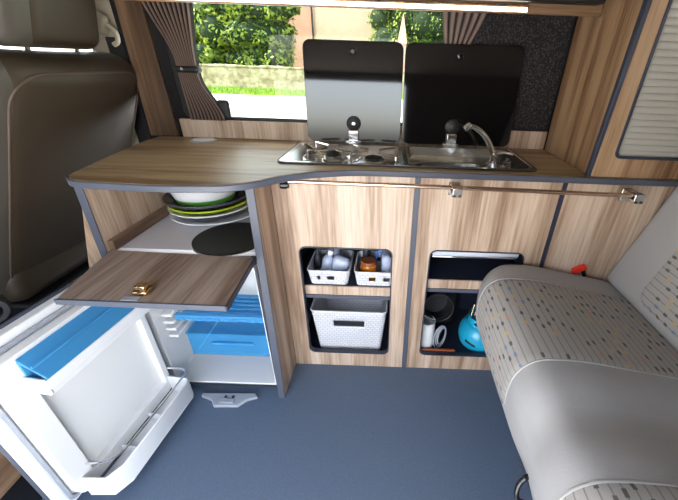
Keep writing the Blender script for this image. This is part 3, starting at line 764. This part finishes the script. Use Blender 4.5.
curtain('curtain', [(1.445, .165, .345), (1.20, .195, .255), (1.05, .19, .27)], 'pleated curtain with folds shaded in colour, behind the right lid', n=6, y=.404, depth=.0045)
t = tag(B().rbox((-.700, .402, 1.038), (.050, .024, .075), .012).build('window_latch', M['black']), 'small black window catch beside the foot of the left curtain', 'catch')

# ------------------------------------------------------------------ overhead pelmet, led strip
oh = thing('overhead_locker', (.02, .3, 1.40), 'overhead wood locker with the light strip, above the window', 'locker')
B().box(-.90, .640, .20, .215, 1.376, 1.455).build('front_rail', M['wood_x'], oh, bevel=.002)
B().box(-.90, .640, .2155, .368, 1.425, 1.44).build('base_board', M['wood_x'], oh)
tag(B().box(-.90, .62, .150, .1995, 1.402, 1.455).build('front_edge', M['black'], oh, bevel=.006, seg=3), 'dark rounded front edge')
ls = thing('light_strip', (-.1, .19, 1.378), 'long thin lit warm white strip under the overhead locker', 'light')
B().box(-.88, .405, .186, .1995, 1.380, 1.396).build('housing', M['wood_tr'], ls, bevel=.002)
tag(B().box(-.878, .403, .181, .1855, 1.379, 1.389).build('diffuser', M['led'], ls, bevel=.002), 'glowing white diffuser')

# ------------------------------------------------------------------ tall cupboard
tc_ = thing('tall_cupboard', (1.0, .2, ZW), 'tall wood cupboard with grey roller shutter at the right end of the worktop', 'cupboard')
ZC = ZW + .001
B().box(.655, .672, .014, .392, ZC, 1.455).build('side_panel', M['wood_cup'], tc_, bevel=.001)
tag(B().prism([(.643, ZC), (.655, ZC), (.667, 1.455), (.652, 1.455)], XZ, .003, .022).build('corner_edging', M['edge_dark'], tc_, bevel=.002), 'dark corner edging')
B().prism([(.656, ZC), (1.35, ZC), (1.35, 1.455), (.668, 1.455)], XZ, .006, .0135, holes=[rrect(.712, 1.28, .988, 1.43, .02)]).build('front_frame', M['wood_cup'], tc_, bevel=.001)
tag(B().prism(rrect(.708, 1.284, .984, 1.434, .022), XZ, .001, .0055, holes=[rrect(.716, 1.276, .992, 1.426, .018)]).build('opening_trim', M['edge_dark'], tc_, bevel=.001), 'dark trim round the shutter')
k = B()
for i in range(24):
    z = .990 + i * .0185; k.prism([(.0165, z), (.0150, z + .002), (.0143, z + .009), (.0150, z + .016), (.0165, z + .018), (.022, z + .018), (.022, z)], YZ, .709, 1.283)
tag(k.build('roller_shutter', pbr('shutter_grey', (.40, .375, .325), .45), tc_), 'grey slatted roller shutter')
B().box(.673, 1.34, .376, .390, ZC, 1.45).build('back_panel', M['wood_v3'], tc_)

# ------------------------------------------------------------------ baskets and what is in the cabinets
def basket(c, wx, wy, h, taper, slots, label, group=None, name='storage_basket'):
    """tapered woven basket: c = base centre; slots: (u0,u1,v0,v1) in front-face fractions"""
    t = thing(name, c, label, 'basket', group)
    nx, ny, nz = 28, 14, 14
    def us(n): return [i / n for i in range(n + 1)]
    b = B(); per = []
    for i in range(nx): per.append(('f', i / nx))
    for i in range(ny): per.append(('r', i / ny))
    for i in range(nx): per.append(('b', i / nx))
    for i in range(ny): per.append(('l', i / ny))
    rows = []
    for j in range(nz + 1):
        v = j / nz; s = taper + (1 - taper) * v; X, Y = wx / 2 * s, wy / 2 * s; ring = []
        for sd, u in per:
            p = {'f': (-X + 2 * X * u, -Y), 'r': (X, -Y + 2 * Y * u), 'b': (X - 2 * X * u, Y), 'l': (-X, Y - 2 * Y * u)}[sd]
            # round the corners
            rr = .016
            qx = max(-X + rr, min(X - rr, p[0])); qy = max(-Y + rr, min(Y - rr, p[1])); dx, dy = p[0] - qx, p[1] - qy; l = math.hypot(dx, dy)
            if dx and dy and l > rr: p = (qx + dx / l * rr, qy + dy / l * rr)
            ring.append(b.bm.verts.new((c[0] + p[0], c[1] + p[1], c[2] + h * v)))
        rows.append(ring)
    n = len(per)
    for j in range(nz):
        for i in range(n):
            sd, u = per[i]; v = (j + .5) / nz
            if sd in 'fb' and any(a <= u + .5 / nx <= e and g_ <= v <= k_ for a, e, g_, k_ in slots): continue
            b.bm.faces.new((rows[j][i], rows[j][(i + 1) % n], rows[j + 1][(i + 1) % n], rows[j + 1][i]))
    b.bm.faces.new(rows[0])
    B_ = b.build('body', M['weave'], t, solid=.003)
    rim = [tuple(v) for v in ()]
    X, Y = wx / 2, wy / 2
    B().tube([(c[0] + x, c[1] + y, c[2] + h) for x, y in rrect(-X, X, -Y, Y, .016, 4)], .0042, 8, closed=True).build('rim', M['basket'], t)
    return t
def weave():
    m, nt, N, L, b = new_mat('woven_plastic')
    b.inputs['Roughness'].default_value = .45
    tc = N.new('ShaderNodeTexCoord'); sp = N.new('ShaderNodeSeparateXYZ'); L.new(tc.outputs['Object'], sp.inputs[0])
    ad = N.new('ShaderNodeMath'); L.new(sp.outputs['X'], ad.inputs[0]); L.new(sp.outputs['Y'], ad.inputs[1])
    cb = N.new('ShaderNodeCombineXYZ'); L.new(ad.outputs[0], cb.inputs[0]); L.new(sp.outputs['Z'], cb.inputs[1])
    br = N.new('ShaderNodeTexBrick'); br.inputs['Scale'].default_value = 1.; br.inputs['Brick Width'].default_value = .020; br.inputs['Row Height'].default_value = .0125
    br.inputs['Mortar Size'].default_value = .0022; br.inputs['Mortar Smooth'].default_value = .5
    br.inputs['Color1'].default_value = (.76, .75, .76, 1); br.inputs['Color2'].default_value = (.70, .69, .71, 1); br.inputs['Mortar'].default_value = (.52, .52, .56, 1)
    L.new(cb.outputs[0], br.inputs['Vector']); L.new(br.outputs['Color'], b.inputs['Base Color'])
    bm = N.new('ShaderNodeBump'); bm.invert = True; bm.inputs['Strength'].default_value = .5; bm.inputs['Distance'].default_value = .003
    L.new(br.outputs['Fac'], bm.inputs['Height']); L.new(bm.outputs['Normal'], b.inputs['Normal'])
    return m
M['weave'] = weave()
ZS = .4285
basket((-.236, .122, ZS + .001), .168, .17, .066, .90, [(.20, .30, .35, .62), (.46, .66, .35, .62)], 'small white woven basket holding grey bottles, left on the shelf')
basket((-.052, .122, ZS + .001), .158, .17, .066, .90, [(.34, .52, .35, .62), (.74, .92, .35, .62)], 'small white woven basket holding the amber jar, right on the shelf')
basket((-.160, .155, .0565), .325, .24, .236, .86, [(.30, .70, .66, .75)], 'large empty white woven basket at the bottom of the cabinet')
# contents
def bottle(x, y, z, r, h, mat, label, tilt=(0, 0), name='bottle', cat='bottle', cap='grey_pl'):
    ax = Vector((tilt[0], tilt[1], 1)).normalized()
    t = thing(name, (x, y, z), label, cat)
    B().lathe((x, y, z), [(0, 0), (r * .9, 0), (r, r * .15), (r, h * .62), (r * .75, h * .74), (r * .40, h * .80), (r * .40, h * .84), (0, h * .84)], 24, axis=ax).build('body', M[mat], t)
    q = Vector((x, y, z)) + ax * h * .842
    B().lathe(q, [(r * .48, 0), (r * .48, h * .13), (r * .40, h * .15), (0, h * .15)], 20, axis=ax).build('cap', M[cap], t)
    return t
bottle(-.295, .130, ZS + .008, .016, .110, 'dark_pl', 'dark slim bottle at the left end of the left small basket', cap='dark_pl')
bottle(-.262, .105, ZS + .008, .025, .118, 'bag_blue', 'pale bottle leaning in the left small basket', tilt=(.25, .1), cap='white')
bottle(-.215, .150, ZS + .008, .025, .150, 'pouch', 'tall grey bottle at the back of the left small basket', tilt=(-.1, 0))
k = B().rbox((-.196, .090, ZS + .062), (.070, .045, .095), .022, mat=Matrix.Rotation(R(18), 3, 'Y'))
tag(k.build('pouch', M['bag_blue']), 'crumpled pale grey pouch at the right of the left small basket', 'pouch')
j = thing('jar', (-.078, .095, ZS + .006), 'squat amber honey jar with dark lid in the right small basket', 'jar')
B().lathe((-.078, .095, ZS + .006), [(0, 0), (.031, 0), (.034, .004), (.034, .062), (.030, .070), (0, .070)], 28).build('body', M['amber'], j)
tag(B().lathe((-.078, .095, ZS + .0765), [(.031, 0), (.031, .012), (.029, .015), (0, .015)], 28).build('lid', M['redboard'], j), 'dark red-brown lid')
tag(B().lathe((-.078, .095, ZS + .035), [(.0342, 0), (.0348, 0), (.0348, .020), (.0342, .020)], 28, cap=False).build('band', M['redboard'], j), 'brown band')
bottle(-.092, .172, ZS + .008, .017, .135, 'dark_pl', 'dark bottle with red cap behind the amber jar', cap='red')
k = B().tube(smooth_path([(-.052, .135, ZS + .05), (-.045, .13, ZS + .10), (-.030, .13, ZS + .118), (-.012, .13, ZS + .10), (-.008, .13, ZS + .05)], 6), .006, 8)
tag(k.build('strap', M['blue_strap']), 'blue plastic loop right of the amber jar', 'strap')
k = B().rbox((-.004, .115, ZS + .066), (.042, .09, .115), .02)
tag(k.build('paper_bag', M['bag_blue']), 'pale blue-white packet at the right end of the right small basket', 'packet')
# gas cabinet floor
ZG = .0565
tag(B().box(.160, .32, .030, .040, ZG + .0005, ZG + .040).build('wood_board', M['redboard'], bevel=.002), 'thin reddish brown board lying along the front of the cabinet floor', 'board')
mg = thing('mug', (.190, .085, ZG), 'white enamel mug at the left of the gas cabinet floor', 'mug')
B().lathe((.190, .085, ZG), [(0, 0), (.033, 0), (.036, .004), (.036, .165), (.0345, .165), (.0345, .006), (0, .006)], 32).build('body', M['white'], mg)
cbl = thing('cable_coil', (.238, .075, ZG), 'coil of pale grey cable standing beside the white mug', 'cable')
for kk, (rx, dx) in enumerate(((.052, 0), (.044, .006), (.036, .010))):
    B().tube([(.252 + dx + .030 * math.cos(2 * PI * i / 28) * rx / .052, .075 + .02 * math.cos(2 * PI * i / 28) + kk * .004, ZG + .075 + 1.25 * rx * math.sin(2 * PI * i / 28)) for i in range(28)], .0038, 8, closed=True).build('loop', M['grey_pl'], cbl)
dp = thing('saucepan', (.235, .21, ZG), 'dark saucepan standing on edge behind the mug', 'pan')
B().lathe((.225, .17, ZG + .215), [(0, 0), (.055, 0), (.062, .01), (.066, .06), (.063, .06), (.058, .012), (0, .008)], 32, axis=(.1, -1, .15)).build('body', M['black'], dp)
tag(B().tube([(.235 + .066 * math.cos(2 * PI * i / 32), .10 + .01 * math.sin(2 * PI * i / 32), ZG + .222 + .066 * math.sin(2 * PI * i / 32)) for i in range(32)], .0016, 6, closed=True).build('rim', M['dark_pl'], dp), 'grey metal rim')
tag(B().rbox((.290, .285, ZG + .17), (.14, .12, .33), .04).build('bag', M['black']), 'soft black bag standing at the back of the gas cabinet', 'bag')
gc = thing('gas_cylinder', (.436, .130, ZG), 'round bright blue gas cylinder on the cabinet floor beside the bench', 'gas cylinder')
gx, gy, r0 = .446, .128, .095
B().lathe((gx, gy, ZG), [(0, .0), (.070, 0), (.074, .010), (.088, .022), (r0, .048), (r0, .080), (.088, .108), (.072, .130), (.056, .140), (0, .144)], 48).build('body', M['teal'], gc)
# collar with slot
k = B(); n = 48; rows = []
for z, rr in ((.130, .062), (.145, .062), (.160, .062), (.172, .060)):
    rows.append([k.bm.verts.new((gx + rr * math.cos(2 * PI * i / n), gy + rr * math.sin(2 * PI * i / n), ZG + z)) for i in range(n)])
for j_ in range(3):
    for i in range(n):
        if j_ == 1 and (30 <= i <= 40): continue
        if j_ == 2 and (38 <= i <= 46): continue
        k.bm.faces.new((rows[j_][i], rows[j_][(i + 1) % n], rows[j_ + 1][(i + 1) % n], rows[j_ + 1][i]))
k.build('collar', M['teal'], gc, solid=.003)
k = B().lathe((gx, gy, ZG + .144), [(.022, 0), (.022, .02), (.014, .024), (.014, .055), (.020, .056), (.020, .075), (0, .075)], 20)
tag(k.build('valve', M['dark_pl'], gc, ), 'dark valve')
tag(B().hexa([(gx - .078, gy - .066, ZG + .062), (gx - .036, gy - .091, ZG + .050), (gx - .030, gy - .060, ZG + .050), (gx - .070, gy - .040, ZG + .062), (gx - .078, gy - .066, ZG + .074), (gx - .036, gy - .091, ZG + .062), (gx - .030, gy - .060, ZG + .062), (gx - .070, gy - .040, ZG + .074)]).build('body_slot', M['black'], gc, bevel=.002), 'black oblong mark')
for dx in (-.035, -.018):
    k = B().tube([(gx + dx - .02, gy - .01, ZG + .165), (gx + dx - .01, gy, ZG + .232)], .0045, 8)
    tag(k.build('valve_lever', M['brass'], gc), 'brass lever')

# ------------------------------------------------------------------ bench seat
bs = thing('bench_seat', (.65, -.62, 0), 'grey leather bench seat with colourful dashed fabric panels', 'seat')
# cushion profile in (x,z): bottom front -> nose -> top -> back
prof = [Vector(p) for p in ((.44, .30, 0), (.39, .315, 0), (.352, .36, 0), (.332, .43, 0), (.328, .50, 0), (.338, .557, 0), (.368, .593, 0), (.41, .604, 0), (.50, .600, 0), (.62, .577, 0), (.75, .553, 0), (.86, .535, 0), (.95, .525, 0), (1.02, .52, 0))]
pp = smooth_path(prof, 6)
lens_ = [0]
for a, c in zip(pp, pp[1:]): lens_.append(lens_[-1] + (c - a).length)
LT = lens_[-1]
def prof_at(s):
    s = max(0, min(LT, s))
    for i in range(len(pp) - 1):
        if lens_[i + 1] >= s:
            k = (s - lens_[i]) / (lens_[i + 1] - lens_[i]); p = pp[i].lerp(pp[i + 1], k)
            d = (pp[min(i + 2, len(pp) - 1)] - pp[max(i - 1, 0)]).normalized(); return p.x, p.y, -d.y, d.x
    return pp[-1].x, pp[-1].y, 0, 1
YC0, YC1 = -1.20, -.012
def dip(y):   # gentle valley between the two seats, bolster rise at sides
    v = 0
    v -= .018 * math.exp(-((y + .63) / .055) ** 2)
    return v
def cush(s, y, off=0):
    x, z, nx, nz = prof_at(s)
    # round the ends
    e = min(y - YC0, YC1 - y); rr = .05
    pull = 0
    if e < rr: pull = rr - math.sqrt(max(0, rr * rr - (rr - e) ** 2))
    d = off - pull * .6 + dip(y) * (1 if s > .25 else .4)
    # front corner rounding in plan
    return (x + nx * d + (.05 * max(0, 1 - e / .12) ** 2), y, z + nz * d)
b = B()
ys = []
NY = 60
for i in range(NY + 1):
    u = i / NY; u = .5 - .5 * math.cos(PI * u); ys.append(YC0 + (YC1 - YC0) * u)
V = [[b.bm.verts.new(cush(LT * i / 50, y)) for y in ys] for i in range(51)]
for i in range(50):
    for j in range(NY): b.bm.faces.new((V[i][j], V[i + 1][j], V[i + 1][j + 1], V[i][j + 1]))
b.bm.faces.new([V[i][0] for i in range(51)]); b.bm.faces.new([V[i][-1] for i in range(51)][::-1])
for j in range(NY): b.bm.faces.new((V[0][j + 1], V[0][j], V[50][j], V[50][j + 1]))
cu_ = tag(b.build('seat_cushion', M['leather'], bs, angle=60), 'grey leather seat cushion')
def fabric_panel(f, s0, s1, y0, y1, r, parent, name, label, us, flip=False, ns=44, ny=30):
    def g(u, v):
        s = s0 + (s1 - s0) * u; y = y0 + (y1 - y0) * v
        ds = min(s - s0, s1 - s); dy = min(y - y0, y1 - y)
        if ds < r:   # pull the corners in
            q = r - math.sqrt(max(0, r * r - (r - ds) ** 2)); ym = (y0 + y1) / 2; hw = (y1 - y0) / 2
            y = ym + (y - ym) * (hw - q) / hw; dy = min(dy, ds)
        o = .004 * min(1, min(ds, dy) / .008) - .0008
        return f(s, y, o)
    o = B().grid(g, ns, ny, uvf=lambda u, v: (us[0] + (s1 - s0) * u, y0 + (y1 - y0) * v)).build(name, M['fabric'], parent, angle=60)
    return tag(o, label)
fabric_panel(cush, .155, LT - .03, -.490, -.135, .06, cu_, 'fabric_panel', 'far dashed fabric panel', (0, 0))
fabric_panel(cush, .155, LT - .03, -1.13, -.765, .06, cu_, 'fabric_panel', 'near dashed fabric panel', (0, 0))
# piping lines around the panels
for (y0, y1) in ((-.490, -.135), (-1.13, -.765)):
    pts = []
    S0, S1 = .155, LT - .03
    for (s, y) in rrect(S0, S1, y0, y1, .05, 6): pts.append((s, y))
    fine = []
    for a, c in zip(pts, pts[1:] + pts[:1]):
        m = max(1, int(math.hypot(c[0] - a[0], c[1] - a[1]) / .02))
        for k in range(m): fine.append((a[0] + (c[0] - a[0]) * k / m, a[1] + (c[1] - a[1]) * k / m))
    tag(B().tube([cush(s, y, .0005) for s, y in fine], .0028, 6, closed=True).build('seam', M['leather'], cu_), 'raised seam')
# plinth
B().box(.50, 1.25, -1.15, -.06, .0, .305).build('base_box', M['dark_pl'], bs, bevel=.005)
k = B().tube(smooth_path([(.375, -.655, .408), (.338, -.660, .404), (.322, -.668, .375), (.330, -.680, .340), (.40, -.685, .322)], 6), .006, 10)
tag(k.build('pull_handle', M['black_gloss'], bs), 'black loop handle under the cushion front')
# backrest: parametrised slab leaning back
rec = R(16)
bd = Vector((math.sin(rec), 0, math.cos(rec))); bn = Vector((-math.cos(rec), 0, math.sin(rec))); b0 = Vector((.857, 0, .535))
HB = .72; YB0, YB1 = -1.19, -.025
def backf(s, y, off=0):
    e = min(y - YB0, YB1 - y, s + .0, HB - s); rr = .03
    pull = rr - math.sqrt(max(0, rr * rr - (rr - max(0, e)) ** 2)) if e < rr else 0
    vy = -.016 * math.exp(-((y + .62) / .05) ** 2)
    p = b0 + bd * s + bn * (.055 + off - pull + vy); return (p.x, y, p.z)
b = B(); NS = 40
ss = [HB * (.5 - .5 * math.cos(PI * i / NS)) for i in range(NS + 1)]; yb = [YB0 + (YB1 - YB0) * (.5 - .5 * math.cos(PI * i / NY)) for i in range(NY + 1)]
V = [[b.bm.verts.new(backf(s, y)) for y in yb] for s in ss]
W = [[b.bm.verts.new(b0 + bd * s + bn * -.10 + Vector((0, y, 0))) for y in (YB0, YB1)] for s in (0, HB)]
for i in range(NS):
    for j in range(NY): b.bm.faces.new((V[i][j], V[i + 1][j], V[i + 1][j + 1], V[i][j + 1]))
b.bm.faces.new([V[0][j] for j in range(NY + 1)] + [W[0][1], W[0][0]])
b.bm.faces.new([V[NS][j] for j in range(NY + 1)] + [W[1][1], W[1][0]])
b.bm.faces.new([V[i][0] for i in range(NS + 1)] + [W[1][0], W[0][0]])
b.bm.faces.new([V[i][NY] for i in range(NS + 1)] + [W[1][1], W[0][1]])
b.bm.faces.new((W[0][0], W[0][1], W[1][1], W[1][0]))
bk = tag(b.build('backrest', M['leather'], bs, angle=60), 'grey leather backrest leaning back')
fabric_panel(backf, .03, HB - .05, -.490, -.190, .05, bk, 'fabric_panel', 'far dashed fabric panel', (0, 0))
fabric_panel(backf, .03, HB - .05, -1.12, -.765, .05, bk, 'fabric_panel', 'near dashed fabric panel', (0, 0))
# buckle
k = B().rbox((.722, -.003, .572), (.052, .016, .026), .006, mat=Matrix.Rotation(R(-28), 3, 'Y'))
bu = tag(k.build('belt_buckle', M['red'], bs), 'red belt buckle')
B().tube([(.75, -.004, .545), (.738, -.004, .568)], .008, 8).build('stalk', M['black'], bu)

# ------------------------------------------------------------------ front seat
fs = thing('front_seat', (-1.2, .15, 0), 'dark brown leather front seat seen from behind, with headrest', 'seat')
def seatwarp(q):
    z = q.z; y = q.y
    k = max(0, z / .35); y2 = y * (1 - .06 * min(1.3, k) ** 3)
    return (q.x + .02 * (z / .35) ** 2 * 0 - .015 * (y / .3) ** 2, y2, z)
RM = Matrix.Rotation(R(26), 3, 'Y'); RH = Matrix.Rotation(R(17), 3, 'Y')
sb = B().rbox((-1.255, .130, .836), (.15, .66, .855), .070, n=6, mat=RM, warp=seatwarp)
br_ = tag(sb.build('seat_back', M['leather_br_lit'], fs, angle=60), 'padded brown seat back in the lit tone')
pnl = B().rbox((-1.243, .162, .836), (.142, .610, .845), .060, n=6, mat=RM, warp=seatwarp)
pb = tag(pnl.build('back_panel', M['leather_br'], br_, angle=60), 'dark brown back panel')
loop = []
for (y, z) in rrect(-.278, .278, -.395, .400, .09, 6):
    k_ = max(0, z / .35); y2 = y * (1 - .06 * min(1.3, k_) ** 3)
    v = RM @ Vector((.0715 - .015 * (y / .3) ** 2 - .0048, y2, z)); loop.append((-1.243 + v.x, .162 + v.y, .836 + v.z))
tag(B().tube(loop, .004, 8, closed=True).build('piping', M['piping'], pb), 'brown piping')
B().rbox((-1.56, .14, .48), (.48, .56, .16), .06).build('seat_cushion', M['leather_br'], fs)
B().box(-1.75, -1.32, -.12, .38, 0, .398).build('seat_box', M['black'], fs, bevel=.01)
hd = B().rbox((-1.075, .130, 1.338), (.11, .38, .205), .05, n=6, mat=RH, warp=lambda q: (q.x, q.y * (1 - .10 * (q.z / .1 + 1) / 2), q.z))
hd = tag(hd.build('headrest', M['leather_br_lit'], fs, angle=60), 'brown headrest in the lit tone')
hp = B().rbox((-1.068, .160, 1.338), (.106, .305, .195), .045, n=6, mat=RH, warp=lambda q: (q.x, q.y * (1 - .10 * (q.z / .1 + 1) / 2), q.z))
tag(hp.build('headrest_panel', M['leather_br'], hd, angle=60), 'dark brown back of the headrest')
for y in (.07, .25):
    B().tube([(-1.115, y, 1.15), (-1.098, y, 1.26)], .007, 10).build('headrest_post', M['chrome'], fs)
kn = B().lathe((-1.10, -.37, .600), [(.040, 0), (.040, .025), (.035, .034), (.024, .034), (.022, .028), (0, .028)], 32, axis=(.75, -.6, .1)).build('recline_knob', M['dark_pl'], fs)
q = Vector((-1.10, -.37, .600)) + Vector((.75, -.6, .1)).normalized() * .029
tag(B().lathe(q, [(.021, 0), (.019, .006), (0, .006)], 24, axis=(.75, -.6, .1)).build('knob_centre', M['black_gloss'], kn), 'black knob centre')
# side box with wood face lower left
sx = thing('side_locker', (-1.15, -.6, 0), 'low dark wood locker at the lower left, behind the open fridge door', 'locker')
B().box(-1.30, -1.05, -.95, -.25, .14, .40).build('wood_face', M['wood_dark'], sx, bevel=.003)
B().box(-1.29, -1.06, -.94, -.26, 0, .14).build('plinth', M['black'], sx)

# seat belt anchor on the pillar
sbt = thing('seat_belt_anchor', (-1.14, .45, 1.28), 'cream seat belt anchor cover with hook on the pillar', 'seat belt')
k = B().rbox((-1.170, .474, 1.335), (.085, .036, .075), .018, mat=Matrix.Rotation(R(25), 3, 'Y'))
k.build('cover', M['cream'], sbt)
B().tube(smooth_path([(-1.13, .470, 1.325), (-1.103, .468, 1.300), (-1.103, .466, 1.270), (-1.123, .466, 1.258)], 6), .009, 10).build('hook', M['cream'], sbt)
k = B().hexa([(-1.165, 0.489, .7), (-1.09, 0.489, .7), (-1.09, 0.492, .7), (-1.165, 0.492, .7), (-1.165, 0.487, 1.285), (-1.085, 0.487, 1.285), (-1.085, 0.490, 1.285), (-1.165, 0.490, 1.285)])
tag(k.build('belt_strap', M['black'], sbt), 'black belt strap')

# ------------------------------------------------------------------ camera
th = R(29.2); ro = R(2.0); c_, s_ = math.cos(ro), math.sin(ro)
fw = Vector((0, math.cos(th), -math.sin(th))); up0 = Vector((0, math.sin(th), math.cos(th))); rt0 = Vector((1, 0, 0))
rt = c_ * rt0 + s_ * up0; up = -s_ * rt0 + c_ * up0
cam = bpy.data.cameras.new('camera'); co = bpy.data.objects.new('camera', cam); COL.objects.link(co)
mw = Matrix((rt, up, -fw)).transposed().to_4x4(); mw.translation = Vector((0, -1.087, 1.231)); co.matrix_world = mw
cam.sensor_width = 36; cam.lens = 36 * 336 / 678; cam.shift_x = (339 - 388) / 678; cam.clip_start = .02; cam.clip_end = 300
SC.camera = co

# ------------------------------------------------------------------ light
wd = bpy.data.worlds.new('sky'); SC.world = wd; wd.use_nodes = True
N = wd.node_tree.nodes; L = wd.node_tree.links
bg = N['Background']
sky = N.new('ShaderNodeTexSky'); sky.sky_type = 'NISHITA'; sky.sun_disc = False; sky.sun_elevation = R(48); sky.sun_rotation = R(290); sky.air_density = 1.0; sky.dust_density = 2.5; sky.ozone_density = 1.0
mxw = N.new('ShaderNodeHueSaturation'); mxw.inputs['Saturation'].default_value = .42; L.new(sky.outputs['Color'], mxw.inputs['Color']); L.new(mxw.outputs['Color'], bg.inputs['Color']); bg.inputs['Strength'].default_value = .30
sd = bpy.data.lights.new('sun', 'SUN'); sd.energy = 4.2; sd.angle = R(.6); sd.color = (1, .95, .86)
so = bpy.data.objects.new('sun', sd); COL.objects.link(so)
so.rotation_euler = Vector((.80, .30, -.95)).to_track_quat('-Z', 'Y').to_euler()
so.location = (-20, -8, 24)
vs = SC.view_settings; vs.view_transform = 'Standard'; vs.look = 'None'; vs.gamma = 1; vs.use_curve_mapping = False
vs.exposure = 2.88
SC.cycles.max_bounces = 10; SC.cycles.diffuse_bounces = 4; SC.cycles.transparent_max_bounces = 12
SC.cycles.use_denoising = True
